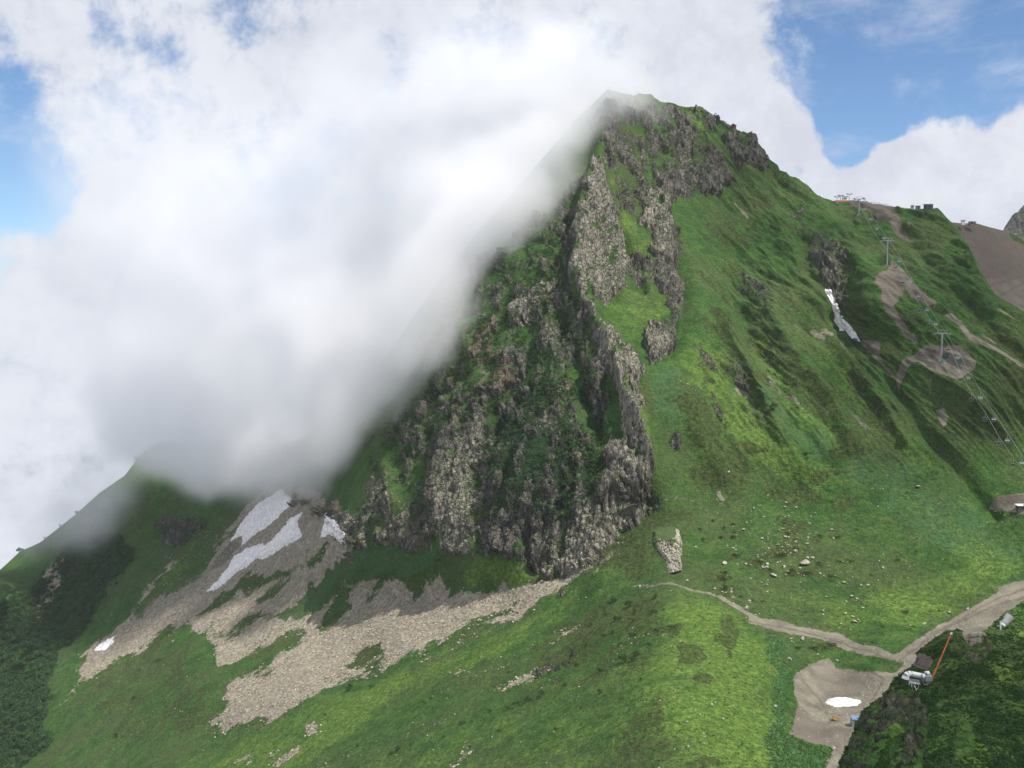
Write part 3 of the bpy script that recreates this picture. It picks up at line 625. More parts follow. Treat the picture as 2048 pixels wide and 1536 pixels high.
# distant rock peak
def cov_pk(px, py, b):
    z = px*0; return (z+.8, z, z), (z, z, z), (z, z, z)
sheet('distant_mountain', [(1990,470,1500),(2048,413,1520),(2200,300,1550),(2400,380,1600),(2560,500,1600),(2048,600,1380),(2560,700,1380),(2200,500,1420)],
      [(1990,500),(2006,462),(2014,448),(2022,436),(2034,428),(2041,418),(2048,412),(2090,370),(2200,290),(2400,380),(2560,520)],
      np.r_[np.arange(1990, 2070, 1.5), np.arange(2070, 2560, 6)], 700, 150, lambda px, py, b, cv: 14*fbm(b, 60, 6, .6, True, seed=43), cov_pk, M_GROUND)[0]['kind'] = 'structure'

# near outcrop the gas exploders stand on
OC = [(1500,1900),(1640,1640),(1675,1560),(1682,1533),(1687,1506),(1706,1471),(1722,1439),(1733,1420),(1757,1399),(1778,1377),(1789,1356),(1806,1345),(1821,1335),(1832,1319),(1837,1302),(1856,1286),(1875,1273),(1893,1262),(1912,1260),(1933,1264),(1966,1262),(1992,1244),(2008,1225),(2030,1214),(2048,1200),(2150,1150),(2400,1080),(2600,1060)]
def cov_oc(px, py, b):
    z = px*0
    w1 = fbm(b, 6, 5, .6, seed=50)*14; w2 = fbm(b, 6, 5, .6, seed=51)*14
    X_, Y_ = px+w1, py+w2; rock = z.copy()
    for poly, lev, sf in [([(1680,1560),(1700,1470),(1760,1395),(1800,1370),(1850,1385),(1840,1440),(1790,1480),(1740,1560)], .52, 14),
                          ([(1770,1400),(1800,1385),(1800,1420),(1780,1460),(1770,1440)], .72, 8), ([(1810,1560),(1812,1470),(1840,1410),(1860,1430),(1850,1500),(1835,1570)], .68, 10),
                          ([(1900,1400),(1950,1440),(1960,1500),(1900,1540)], .42, 16), ([(1930,1270),(1970,1268),(1990,1300),(1950,1330),(1920,1310)], .5, 10)]:
        k = sstep(poly_sd(X_, Y_, poly), -sf, sf); rock = rock*(1-k)+lev*k
    dirt = sstep(poly_sd(X_, Y_, [(1918,1264),(1960,1262),(1975,1275),(1960,1300),(1935,1290)]), -5, 5)*.8
    dirt = np.maximum(dirt, sstep(np.hypot((X_-1845)/22, (Y_-1322)/16), 1.2, .7)*.9)
    lush = sstep(fbm(b, 9, 4, .6, seed=52), -.05, .35)*.75
    ol = sstep(fbm(b, 7, 4, .6, seed=53), .0, .35)*.8
    red = sstep(np.hypot((X_-1845)/22, (Y_-1322)/16), 1.2, .7)
    return (rock, z, dirt), (lush, ol, z), (z+.15, red, z)
def disp_oc(px, py, b, cv):
    rk_ = sstep(cv[0][0], .3, .6); sv_ = b*np.array([1, 1, .5])
    d1, d2, i_ = worley(sv_, 1.8, 4)
    return 1.0*fbm(b, 9, 4, .55, seed=54)+.32*fbm(b, 1.6, 3, .6, seed=55)+rk_*(1.3*fbm(sv_, 5, 5, .6, True, seed=56)+.7*(i_-.5)-.3*np.exp(-((d2-d1)/.12)**2))
outcrop, OP, ON, OX, OY, OCV = sheet('outcrop', [(1600,1700,92),(1682,1533,102),(1733,1420,112),(1789,1356,120),(1832,1319,124),(1893,1262,130),(1966,1262,134),(2048,1200,150),(2300,1120,165),(2600,1060,170),
     (1740,1536,93),(1800,1450,100),(1850,1400,108),(1820,1536,86),(1900,1536,82),(2048,1536,84),(1950,1400,104),(2048,1350,112),(1900,1330,116),(1980,1300,122),(2400,1536,84),(2400,1300,120),(2048,1900,60),(1700,1900,66),(2500,1900,60),(1800,1700,74)],
      OC, np.r_[np.arange(1600, 2062, 1.2), np.arange(2062, 2600, 8)], 1800, 420, disp_oc, cov_oc, M_GROUND, back=((1.5, 1.5), (5, 8), (14, 26), (30, 60), (60, 100)), c=18)
outcrop['kind'] = 'structure'
def ground_oc(px, py):
    j = int(np.argmin(np.abs(OX[0]-px))); i = int(np.argmin(np.abs(OY[:, j]-py))); return Vector(OP[i, j]), Vector(ON[i, j])

# ---------------------------------------------------------------- materials
def simple(name, c, rough=.8, spec=.3, metal=0.0, nz=None, bump=0.0, scale=2.0, detail=4):
    m = bpy.data.materials.new(name); m.use_nodes = True; T = NT(m.node_tree); bs = T.n['Principled BSDF']
    bs.inputs['Roughness'].default_value = rough; bs.inputs['Metallic'].default_value = metal; bs.inputs['Specular IOR Level'].default_value = spec
    if nz is None: nz = tuple(x*.75 for x in c)
    n = T.noise(T.node('ShaderNodeTexCoord').outputs['Object'], scale, detail, .6)
    T.put(bs.inputs['Base Color'], T.mix(T.ramp(n, .35, .65), nz, c))
    if bump:
        b = T.node('ShaderNodeBump'); b.inputs['Distance'].default_value = bump; T.put(b.inputs['Height'], n); T.l.new(b.outputs[0], bs.inputs['Normal'])
    return m
M_SNOW = simple('old_snow', (.84, .82, .84), .9, .2, nz=(.60, .57, .56), bump=.35, scale=.45, detail=8)
M_STONE = simple('pale_stone', (.50, .465, .38), .95, .1, nz=(.25, .235, .20), bump=.15, scale=1.1)
M_SCREE = simple('scree_stone', (.42, .385, .30), .95, .1, nz=(.19, .165, .13), bump=.1, scale=.35)
def leaf_mat(name, c1, c2, c3):
    m = bpy.data.materials.new(name); m.use_nodes = True; T = NT(m.node_tree); bs = T.n['Principled BSDF']
    pos = T.node('ShaderNodeNewGeometry').outputs['Position']
    T1 = T.mix(T.ramp(T.noise(pos, .09, 3), .38, .62), c1, c2); T2 = T.mix(T.ramp(T.noise(pos, 1.3, 2, .7), .42, .66), T1, c3)
    T.put(bs.inputs['Base Color'], T2); bs.inputs['Roughness'].default_value = .7; bs.inputs['Specular IOR Level'].default_value = .2
    tr = T.node('ShaderNodeBsdfTranslucent'); T.put(tr.inputs[0], T2); mx = T.node('ShaderNodeMixShader'); mx.inputs[0].default_value = .3
    T.l.new(bs.outputs[0], mx.inputs[1]); T.l.new(tr.outputs[0], mx.inputs[2]); T.l.new(mx.outputs[0], T.n['Material Output'].inputs[0])
    return m
M_LEAF = leaf_mat('bush_leaves', (.028, .068, .020), (.040, .095, .024), (.065, .125, .030))
M_LEAF_D = leaf_mat('wood_leaves', (.032, .074, .030), (.042, .095, .032), (.070, .130, .042))
M_LEAF_O = leaf_mat('low_shrub_leaves', (.035, .060, .016), (.045, .075, .018), (.060, .085, .022))
M_BARK = simple('bark', (.16, .13, .10), .95)

# ---------------------------------------------------------------- snow patches: thick at the middle, feathering into the ground
def snow(poly, label, thick=.9):
    a = np.array(poly, float); j0, j1 = np.searchsorted(us, [a[:, 0].min()-6, a[:, 0].max()+6])
    rows = np.where((PY[:, j0:j1] > a[:, 1].min()-6).any(1) & (PY[:, j0:j1] < a[:, 1].max()+6).any(1))[0]; i0, i1 = rows[0], rows[-1]+1
    # doubled resolution
    def up(G):
        G = np.repeat(G, 2, 0)[:-1]; G[1::2] = (G[0:-1:2]+G[2::2])/2 if G.shape[0] > 1 else G[1::2]
        G = np.repeat(G, 2, 1)[:, :-1]; G[:, 1::2] = (G[:, 0:-1:2]+G[:, 2::2])/2; return G
    px, py, p, n = [up(G[i0:i1, j0:j1].copy()) for G in (PX, PY, P, Pn)]
    w1 = fbm(p, 5, 4, .7, seed=61)*7; w2 = fbm(p, 5, 4, .7, seed=62)*5
    sd = poly_sd(px+w1, py+w2, poly)
    off = np.where(sd > 0, .15+thick*sstep(sd, 0, 7)+.12*fbm(p, 2, 3), np.maximum(sd*.5, -.9))
    base = p.copy()
    for _ in range(3): base[1:-1, 1:-1] = (base[:-2, 1:-1]+base[2:, 1:-1]+base[1:-1, :-2]+base[1:-1, 2:])/4
    k = sstep(sd, 2, 10)[..., None]; p = p*(1-k)+np.where(True, base, p)*k
    V = (p+n*off[..., None]).reshape(-1, 3); Fc = grid_faces(*px.shape); keep = (sd.ravel()[Fc] > -2.2).any(1); Fc = Fc[keep]
    ids = np.unique(Fc); mp = np.full(len(V), -1); mp[ids] = np.arange(len(ids))
    o = link('snow_patch', mesh_from('snow_patch', V[ids], mp[Fc], M_SNOW))
    return tag(o, label, 'snow patch', 'patches of old snow')
snow([(460,1083),(481,1049),(511,1011),(561,978),(590,1003),(560,1030),(534,1053),(500,1076),(483,1093),(483,1072)], 'long snow patch highest on the scree, its top lost in cloud', 1.6)
snow([(412,1183),(450,1143),(469,1112),(492,1097),(523,1087),(530,1091),(553,1070),(580,1036),(606,1024),(597,1045),(603,1074),(565,1096),(527,1119),(515,1117),(492,1134),(469,1146),(450,1165),(427,1180)], 'longest snow patch, a jagged white tongue running down the scree', 1.6)
snow([(643,1078),(649,1047),(668,1035),(679,1049),(698,1075),(681,1086),(670,1073),(656,1069)], 'short hooked snow patch just below the foot of the cliff', 1.2)
snow([(190,1303),(202,1287),(229,1274),(226,1287),(210,1301)], 'small snow patch on brown earth low on the left', .8)
snow([(1650,586),(1668,592),(1680,613),(1686,634),(1698,640),(1712,655),(1720,672),(1728,692),(1706,686),(1685,671),(1668,648),(1656,615)], 'narrow white snow patch in a gully of the green flank', 1.3)
snow([(1684+36*math.cos(a), 1392+8.5*math.sin(a)) for a in np.linspace(0, 6.283, 25)[:-1]], 'oval snow patch lying in the bare earth hollow', 1.1)
_n, _nn = ground(1669, 1423, True)

# ---------------------------------------------------------------- stones
def ico():
    t = (1+5**.5)/2
    v = np.array([(-1,t,0),(1,t,0),(-1,-t,0),(1,-t,0),(0,-1,t),(0,1,t),(0,-1,-t),(0,1,-t),(t,0,-1),(t,0,1),(-t,0,-1),(-t,0,1)])/math.sqrt(1+t*t)
    f = np.array([(0,11,5),(0,5,1),(0,1,7),(0,7,10),(0,10,11),(1,5,9),(5,11,4),(11,10,2),(10,7,6),(7,1,8),(3,9,4),(3,4,2),(3,2,6),(3,6,8),(3,8,9),(4,9,5),(2,4,11),(6,2,10),(8,6,7),(9,8,1)])
    return v, f
IV, IF = ico()
def subdiv(v, f):
    v = list(map(tuple, v)); cache = {}; nf = []
    def mid(a, b):
        k = (min(a, b), max(a, b))
        if k not in cache:
            m = (np.array(v[a])+np.array(v[b]))/2; v.append(tuple(m/np.linalg.norm(m))); cache[k] = len(v)-1
        return cache[k]
    for a, b, c in f:
        x, y, z = mid(a, b), mid(b, c), mid(c, a); nf += [(a, x, z), (x, b, y), (z, y, c), (x, y, z)]
    return np.array(v), np.array(nf)
IV2, IF2 = subdiv(*subdiv(IV, IF))
def boulder_mesh(seed):
    r = np.random.default_rng(seed); v = IV2.copy()
    for _ in range(9):                                    # cut flat facets
        n = r.normal(size=3); n /= np.linalg.norm(n); d = r.uniform(.45, .8); s = v@n-d; v -= np.outer(np.maximum(s, 0), n)
    v *= r.uniform(.75, 1.2, 3); v *= (1+.10*fbm(v, .6, 3, seed=seed))[:, None]; v[:, 2] *= .85
    return mesh_from('boulder', v, IF2, M_STONE, False)
BM = [boulder_mesh(100+i) for i in range(7)]
def boulder(px, py, size, label, group='pale boulders strewn over the meadow', k=None):
    p, n = ground(px, py, True); o = link('boulder', BM[random.randrange(7) if k is None else k])
    o.location = p+Vector((0, 0, size*.22)); o.rotation_euler = (random.uniform(-.3, .3), random.uniform(-.3, .3), random.uniform(0, 6.28))
    size *= .82; o.scale = (size*.5*random.uniform(.85, 1.2), size*.5*random.uniform(.85, 1.2), size*.5*random.uniform(.7, 1.0))
    return tag(o, label, 'boulder', group)
for (bx, by, bs_, lab) in [(1610,1128,5.2,'largest boulder in the meadow, tall grey and lichened'), (1447,1129,3.0,'grey rounded boulder beside a dark low shrub in the meadow'), (1546,1153,3.2,'grey boulder with a dark shrub tucked behind it'),
        (1590,1104,2.8,'grey boulder a little above the largest boulder'), (1492,1219,3.0,'block of rock at the upper end of the gravel path'), (1708,1245,2.8,'long pale boulder above the bend of the gravel track'),
        (1604,1281,2.6,'flat pale boulder between the track and the earth hollow'), (1578,1321,2.2,'pale boulder on the grass left of the earth hollow'), (1810,1197,1.8,'lone grey boulder in the right part of the meadow'),
        (1391,1095,1.9,'lone white boulder right of the rock stub'), (1374,1163,1.8,'white stone lying just below the rock stub'), (1836,975,2.4,'white boulder on the bright grass of the right slope'),
        (1551,1414,1.6,'white stone by the leafy strip left of the earth hollow'), (1666,1499,1.7,'white block at the lower lip of the earth hollow'), (1457,957,2.0,'pale boulder alone on dark heath above the meadow')]:
    boulder(bx, by, bs_, lab, 'named boulders of the meadow')
def scatter(n, cx, cy_, sx, sy, lo, hi, lab, grp, ok=lambda x, y: True):
    c = 0
    while c < n:
        x, y = random.gauss(cx, sx), random.gauss(cy_, sy)
        if not ok(x, y): continue
        boulder(x, y, lo+(hi-lo)*random.random()**2.6, lab, grp); c += 1
mead = lambda x, y: 1380 < x < 2000 and y > 990 and y < 1225+(x-1500)*.22 and not (1440 < x < 1560 and y > 1190+(x-1440)*.5)
L1 = 'small pale boulder strewn on the green meadow below the peak'
scatter(120, 1570, 1090, 42, 48, .7, 2.2, L1, 'pale boulders strewn over the meadow', mead)
scatter(100, 1640, 1170, 110, 60, .6, 2.0, L1, 'pale boulders strewn over the meadow', mead)
scatter(26, 1470, 1200, 26, 14, .6, 1.8, 'pale stone lining the upper gravel path', 'stones along the path')
scatter(22, 1600, 1290, 50, 22, .6, 1.7, 'pale stone on the grass above the hollow', 'stones above the hollow')
scatter(10, 1385, 760, 40, 26, .7, 1.9, 'pale stone on the bright grass right of the arete', 'stones beside the arete', lambda x, y: x > 1330 and 715 < y < 810)

def stones(name, spots, smin, smax, mat, kind='stuff'):
    n = len(spots); r = RNG; V = np.empty((n, 12, 3)); base = IV[None]*(1+r.uniform(-.28, .28, (n, 12, 1)))
    a = r.uniform(0, 6.28, n); c_, s_ = np.cos(a), np.sin(a); x, y = base[..., 0]*r.uniform(.7, 1.3, (n, 1)), base[..., 1]
    V[..., 0] = x*c_[:, None]-y*s_[:, None]; V[..., 1] = x*s_[:, None]+y*c_[:, None]; V[..., 2] = base[..., 2]*.75
    sz = smin+(smax-smin)*r.random(n)**3.0; V = V*(sz[:, None, None]*.5)+spots[:, None]
    Fc = (IF[None]+np.arange(n)[:, None, None]*12).reshape(-1, 3)
    return tag(link(name, mesh_from(name, V.reshape(-1, 3), Fc, mat, False)), kind=kind)
def sample(mask_w, n):
    """n ground points with weight"""
    w_ = mask_w.ravel(); c_ = np.cumsum(w_); idx = np.searchsorted(c_, RNG.random(n)*c_[-1]); idx = np.clip(idx, 0, w_.size-1)
    return P.reshape(-1, 3)[idx]+RNG.normal(0, .25, (n, 3))*[1, 1, .1], idx
infr = ((PX > -60) & (PX < 2110) & (PY < 1560))
wS = (np.where(SCREE > .6, 1, 0)+.35*((SCREE > .08) & (SCREE <= .6)))*infr*(.7+.8*sstep(PX, 550, 850)*sstep(PY, 1180, 1240))*(PX > 150)
sp_, _ = sample(wS, 15000); stones('scree_stones', sp_, .3, 1.5, M_SCREE)
wD = np.where((DIRT > .6), 1., 0)*infr*(PX > 1400)*(PY > 1200); sp_, _ = sample(wD, 1500); stones('gravel', sp_, .15, .55, M_STONE)

# ---------------------------------------------------------------- leaves
def leaves(centres, radii, per, size, flat=.8):
    """leaf faces spread through lumpy crowns; returns verts, faces"""
    n = len(centres); r = RNG
    d = r.normal(size=(n, per, 3)); d /= np.linalg.norm(d, axis=-1, keepdims=True); d[..., 2] = np.abs(d[..., 2])*1.0-.18
    lob = r.normal(size=(n, 7, 3)); lob /= np.linalg.norm(lob, axis=-1, keepdims=True)
    bump = np.max(np.einsum('nik,njk->nij', d, lob), -1)
    rad = (.55+.5*np.clip(bump, 0, 1)**3)*r.uniform(.55, 1.05, (n, per))
    c = centres[:, None]+d*rad[..., None]*radii[:, None, :]
    s = size*np.mean(radii, 1)[:, None, None]*r.uniform(.6, 1.4, (n, per, 1))
    u = r.normal(size=(n, per, 3)); u -= (u*d).sum(-1, keepdims=True)*d*flat; u /= np.linalg.norm(u, axis=-1, keepdims=True)
    v = np.cross(d+r.normal(0, .5, d.shape), u); v /= np.linalg.norm(v, axis=-1, keepdims=True)
    V = np.stack([c-u*s, c+v*s*.8, c+u*s, c-v*s*.8], 2).reshape(-1, 3)
    return V, np.arange(len(V)).reshape(-1, 4)
def tube(p0, p1, r0, r1, k=6):
    p0, p1 = np.array(p0, float), np.array(p1, float); d = p1-p0; d /= np.linalg.norm(d)
    u = np.cross(d, (0, 0, 1) if abs(d[2]) < .9 else (1, 0, 0)); u /= np.linalg.norm(u); v = np.cross(d, u)
    a = np.arange(k)*2*np.pi/k; ring = np.cos(a)[:, None]*u+np.sin(a)[:, None]*v
    V = np.concatenate([p0+ring*r0, p1+ring*r1]); i = np.arange(k); j = (i+1) % k
    return V, np.stack([i, j, j+k, i+k], -1)
def joinm(parts):
    V, Fc, o = [], [], 0
    for v, f in parts: V.append(v); Fc.append(f+o); o += len(v)
    return np.concatenate(V), np.concatenate(Fc)
def bush_protos(mat, shape, per, size, count, h):
    out = []
    for i in range(count):
        nl = 5; cs = RNG.normal(0, .38, (nl, 3))*[shape[0], shape[1], .3]; cs[:, 2] = shape[2]*.35+np.abs(cs[:, 2]); cs[0] = (0, 0, shape[2]*.6)
        V, Fc = leaves(cs, np.tile(np.array(shape)*.62, (nl, 1))*RNG.uniform(.7, 1.1, (nl, 1)), per, size)
        crown = mesh_from('crown', V, Fc, mat, False)
        st = joinm([tube((0, 0, -.4), (dx, dy, h), .06, .02) for dx, dy in RNG.normal(0, .25, (4, 2))])
        out.append((crown, mesh_from('trunk', *st, M_BARK)))
    return out
BP = bush_protos(M_LEAF, (1, 1, .9), 90, .12, 5, .8)
TP = bush_protos(M_LEAF, (1, 1, 1.25), 120, .11, 4, 1.4)
LP = bush_protos(M_LEAF_O, (1.2, .8, .45), 80, .10, 4, .3)
def plant(name, protos, px, py, size, label, cat, group, g=None, squash=1.0):
    p = g if g is not None else ground(px, py)
    r = bpy.data.objects.new(name, None); col.objects.link(r); r.location = p; r.rotation_euler.z = random.uniform(0, 6.28)
    r.scale = (size, size*random.uniform(.85, 1.15), size*squash); r.empty_display_size = .1
    cr, st = random.choice(protos); link('crown', cr, r); link('trunk', st, r)
    return tag(r, label, cat, group)
BL = [(1225,1204,2.3,'round dark bush left of the hikers\' path end, on the spur'),(1258,1215,2.6,'big dark bush above a small one near the spur top'),(1270,1224,1.6,None),(1309,1197,2.0,'bush nearest the crest of the spur, below the path'),(1305,1226,1.7,None),(1230,1241,2.2,None),(1265,1244,1.5,None),(1223,1266,1.4,None),(1205,1273,1.7,None),(1261,1273,1.8,None),
  (1170,1292,1.6,None),(1272,1310,2.0,None),(1250,1325,2.4,'widest bush of the pair on the mid spur slope'),(1265,1321,1.7,None),(1199,1343,1.7,None),(1128,1372,1.5,None),(1082,1387,1.7,None),(1199,1387,1.5,None),(697,1380,2.8,'solitary round bush below the foot of the scree'),(740,1378,1.8,'smaller bush right of the solitary round one below the scree'),
  (1035,1412,2.2,'bush in the middle of the leafy thicket on the lower spur'),(1055,1402,2.2,None),(1012,1418,1.7,None),(1075,1398,1.5,None),(920,1446,1.6,None),(978,1425,1.3,None),(795,1502,1.9,None),(780,1508,1.5,None),(715,1495,1.3,None),(1000,1470,1.2,None),(1110,1460,1.0,None),(885,1476,1.1,None),(650,1430,1.2,None),(590,1470,1.0,None),(940,1500,1.0,None),
  (1140,1300,1.1,None),(1100,1330,1.0,None),(1180,1250,1.2,None),(1150,1330,1.2,None),(1310,1262,1.2,None),(1295,1290,1.1,None),(1280,1360,1.0,None),(1160,1420,1.0,None),(1238,1290,1.2,None),(1016,1345,1.0,None),(1210,1232,1.3,None),(1195,1310,1.1,None),(860,1400,1.0,None),(1240,1400,.9,None),
  (232,1475,2.4,'dark lone bush on the shaded lower left slope'),(265,1398,2.2,None),(232,1170,2.6,None),
  (1552,838,3.2,'darkest round bush on the bright gullied flank'),(1711,692,2.2,'upper of the two bushes beside the gully snow patch'),(1713,701,2.6,'lower of the two bushes beside the gully snow patch'),(1612,912,2.2,'small bush near the lower end of the ribs'),(1667,868,2.3,'small bush on the rib right of the darkest bush'),(1541,722,2.2,None),(1521,810,1.8,None),(1612,770,1.2,None),(1400,1060,1.2,None),(1424,1043,1.4,None),(1447,1058,1.4,None),(1406,1080,1.6,None),(1441,1077,1.5,None),(1462,1077,1.6,None),(1465,1050,1.2,None),(1468,1064,.9,None)]
for (bx, by, s_, lab) in BL:
    plant('bush', BP if s_ < 2.4 else TP, bx, by, s_, lab or 'leafy green bush dotted on the grassy slope', 'bush', 'bushes on the grassy slopes')
for (bx, by, s_, lab) in [(38,1106,4.0,'big round tree lowest on the left skyline'),(152,1028,2.6,'small tree on the skyline between two others, fading in cloud'),(272,915,3.0,'faint tree highest on the left skyline, half in cloud'),(120,1052,1.8,'stubby tree on the left skyline beside the small one'),(90,1078,1.6,'lowest bushy tree on the left skyline, right of the big round one')]:
    plant('tree', TP, bx, by, s_, lab, 'tree', 'trees on the left skyline', squash=1.2)
for (bx, by, s_) in [(1450,1148,2.6),(1447,1163,3.0),(1520,1128,3.0),(1470,1112,2.4),(1555,1112,3.4),(1590,1100,1.8),(1612,1150,3.2),(1450,1180,2.4),(1480,1196,1.8),(1505,1202,1.3),(1523,1204,1.3),(1810,1226,2.4),(1765,1256,1.2),(1860,1224,1.2),(1628,1300,2.6),(1662,1292,2.6),(1650,1298,2.0),(1600,1298,2.0),(1640,1074,2.2),(1673,1075,1.8),(1635,1128,2.0),(1675,1125,1.8),(1660,1155,2.6),(1590,1080,1.6),(1745,1285,1.4),(1825,1255,1.4),(1878,1222,1.4),(1585,1142,3.0),(1567,1048,2.0),(1574,1068,2.2),(1540,1140,2.0),(1350,1256,2.4),(1700,1122,1.8),(1790,1122,2.0),(1830,1105,1.6),(1740,1150,1.4),(1712,1060,1.6),(1660,1005,2.0),(1740,968,1.3),(1746,946,1.5),(1720,908,1.3)]:
    plant('low_shrub', LP, bx, by, s_, 'low flat dark shrub spreading on the boulder meadow', 'shrub', 'low shrubs on the meadow')

def mass(name, wts, n, rlo, rhi, per, size, mat, sq=.9):
    p, idx = sample(wts, n); r = RNG.uniform(rlo, rhi, n); p[:, 2] += r*.25
    V, Fc = leaves(p, np.stack([r, r, r*sq], -1), per, size)
    return tag(link(name, mesh_from(name, V, Fc, mat, False)), kind='stuff')
clump = sstep(fbm(P, 14, 4, .6, seed=70), -.12, .3)
area = np.clip(dist/600, .4, 2)
wl = (BUSH_SHADE > .4)*(PX < 420)*(.25+clump)*infr*area*(PY < 1545)
mass('wood', wl, 1900, 2.0, 5.2, 90, .13, M_LEAF_D)
wc_ = ((BUSH_SHADE > .25)*(.1+2*clump)+(ROCK < .5)*.5*clump)*(PX > 560)*(PX < 1270)*(PY < 1110)*(PY > 380)*(S[..., 1] < 740)*infr*((ROCK > .2)|(BUSH_SHADE > .3))*(PX < 1180+(PY-600)*.2)
mass('shrubbery', wc_, 6800, .7, 2.3, 44, .15, M_LEAF_D)
mass('scree_tufts', (SCREE > .35)*(SCREE < .97)*infr*(PX > 150)*area+.06*(SCREE > .9)*infr*area*clump, 1300, .3, 1.0, 18, .22, M_LEAF)
wg = np.where((EMER > .45) & (PX > 1500) & (PY > 1250), 1., 0)*infr+np.where((LUSH_LIT > .5) & (PX < 1300) & (PY > 1150), .35, 0)*infr*clump
M_LEAF_B = leaf_mat('dock_leaves', (.050, .120, .035), (.070, .160, .042), (.10, .20, .055))
mass('undergrowth', wg, 3500, .25, .6, 16, .24, M_LEAF_B)
ws = infr*(PX > 200)*(PY > 900)*(1-DIRT)*(ROCK < .2)*(SCREE < .5)*sstep(fbm(P, 30, 4, .6, seed=75), .0, .4)*area; sp_, _ = sample(ws, 1600); stones('loose_stones', sp_, .2, .8, M_STONE)
wgt_ = infr*(PX > 250)*(PY > 880)*(1-DIRT)*(ROCK < .25)*(SCREE < .4)*np.clip(700/dist, .6, 3)**1.2*(.3+sstep(fbm(P, 12, 4, .65, seed=76), -.1, .3))*area
mass('grass_tufts', wgt_, 15000, .18, .5, 9, .34, M_LEAF_B, .9)
# shrubs of the near outcrop
def mass_oc(name, n, rlo, rhi, per, size, mat, wfun):
    ww = (wfun*((OX > 1650) & (OX < 2090) & (OY < 1580))).ravel(); c_ = np.cumsum(ww); idx = np.searchsorted(c_, RNG.random(n)*c_[-1])
    p = OP.reshape(-1, 3)[idx]; r = RNG.uniform(rlo, rhi, n)
    V, Fc = leaves(p, np.stack([r, r, r*.8], -1), per, size); return tag(link(name, mesh_from(name, V, Fc, mat, False)), kind='stuff')
oc_n = sstep(fbm(OP, 4, 4, .6, seed=72), -.1, .25)
keep_ = (OCV[0][0] < .35)*(OCV[0][2] < .3)
mass_oc('outcrop_heath', 11000, .10, .30, 20, .26, M_LEAF, (keep_*(.3+oc_n)+(OCV[0][0] >= .35)*.12*oc_n)*(OCV[0][2] < .3))
mass_oc('outcrop_foliage', 2600, .2, .55, 40, .17, M_LEAF_D, keep_*oc_n*((OY > 1330+(2048-OX)*.3) | (oc_n > .8)))

# the columnar rock stub that sticks out of the saddle
def stub_material():
    m = bpy.data.materials.new('pale_columns'); m.use_nodes = True; T = NT(m.node_tree); bs = T.n['Principled BSDF']; bs.inputs['Roughness'].default_value = .95
    pos = T.node('ShaderNodeNewGeometry').outputs['Position']; A = T.node('ShaderNodeSeparateColor'); T.l.new(T.attr('cover_a')[0], A.inputs[0])
    n1 = T.noise(T.stretch(pos, 1, 1, .3), 1.6, 6, .7); n2 = T.noise(pos, 1.2, 4, .65)
    r_ = T.mix(T.ramp(n1, .38, .60), (.10, .095, .075), (.46, .43, .34)); g_ = T.mix(n2, (.040, .075, .022), (.075, .105, .034))
    T.put(bs.inputs['Base Color'], T.mix(T.ramp(T.math('ADD', A.outputs[0], T.math('MULTIPLY_ADD', n2, .6, -.3)), .4, .6), g_, r_))
    b = T.node('ShaderNodeBump'); b.inputs['Distance'].default_value = .5; T.put(b.inputs['Height'], n1); T.l.new(b.outputs[0], bs.inputs['Normal'])
    return m
def rock_stub(poly):
    a = np.array(poly, float); j0, j1 = np.searchsorted(us, [a[:, 0].min()-8, a[:, 0].max()+8])
    rows = np.where((PY[:, j0:j1] > a[:, 1].min()-8).any(1) & (PY[:, j0:j1] < a[:, 1].max()+8).any(1))[0]; i0, i1 = rows[0], rows[-1]+1
    def up(G):
        for _ in range(2):
            G = np.repeat(G, 2, 0)[:-1]; G[1::2] = (G[0:-1:2]+G[2::2])/2
            G = np.repeat(G, 2, 1)[:, :-1]; G[:, 1::2] = (G[:, 0:-1:2]+G[:, 2::2])/2
        return G
    px, py, p = [up(G[i0:i1, j0:j1].copy()) for G in (PX, PY, P)]
    sd = poly_sd(px+fbm(p, 2, 3, seed=90)*3, py+fbm(p, 2, 3, seed=91)*3, poly)
    q = p*np.array([1, .3, .10]); d1, d2, i_ = worley(q, 1.15, 3); d3, d4, i2 = worley(p*np.array([1, .3, .5]), 2.4, 6)
    col_amp = 1.5*(i_-.5)-.9*np.exp(-((d2-d1)/.16)**2)+1.1*(i2-.5)-.8*np.exp(-((d4-d3)/.10)**2)+.5*fbm(p, 1.2, 3, seed=92)
    body = sstep(sd, -1, 4)*4.6
    off = np.where(sd > -1, body+col_amp*sstep(sd, -1, 3)*sstep(py, 1068, 1092), np.maximum(sd*.4, -1))
    V = (p+np.array([.02, -.97, .22])*off[..., None]).reshape(-1, 3); Fc = grid_faces(*px.shape); keep = (sd.ravel()[Fc] > -3).any(1); Fc = Fc[keep]
    ids = np.unique(Fc); mp = np.full(len(V), -1); mp[ids] = np.arange(len(ids))
    me = mesh_from('rock_stub', V[ids], mp[Fc], stub_material(), False)
    cap = np.maximum(sstep(py+fbm(p, 2, 3, seed=94)*34, 1092, 1080)*sstep(px+fbm(p, 2, 3, seed=95)*8, 1352, 1343), sstep(sd, 1, -1))
    rk_ = (.95-.95*cap).ravel()[ids]; z = rk_*0
    set_attr(me, 'cover_a', np.stack([rk_, z, z], -1)); set_attr(me, 'cover_b', np.stack([z, z+.6, z], -1)); set_attr(me, 'cover_c', np.stack([z, z, z+1], -1))
    return tag(link('rock_stub', me), 'pale columnar rock stub with a grassy cap standing out of the saddle', 'rock')
rock_stub([(1304,1062),(1320,1056),(1345,1053),(1358,1062),(1365,1085),(1362,1120),(1363,1142),(1338,1147),(1330,1118),(1314,1096),(1305,1080)])

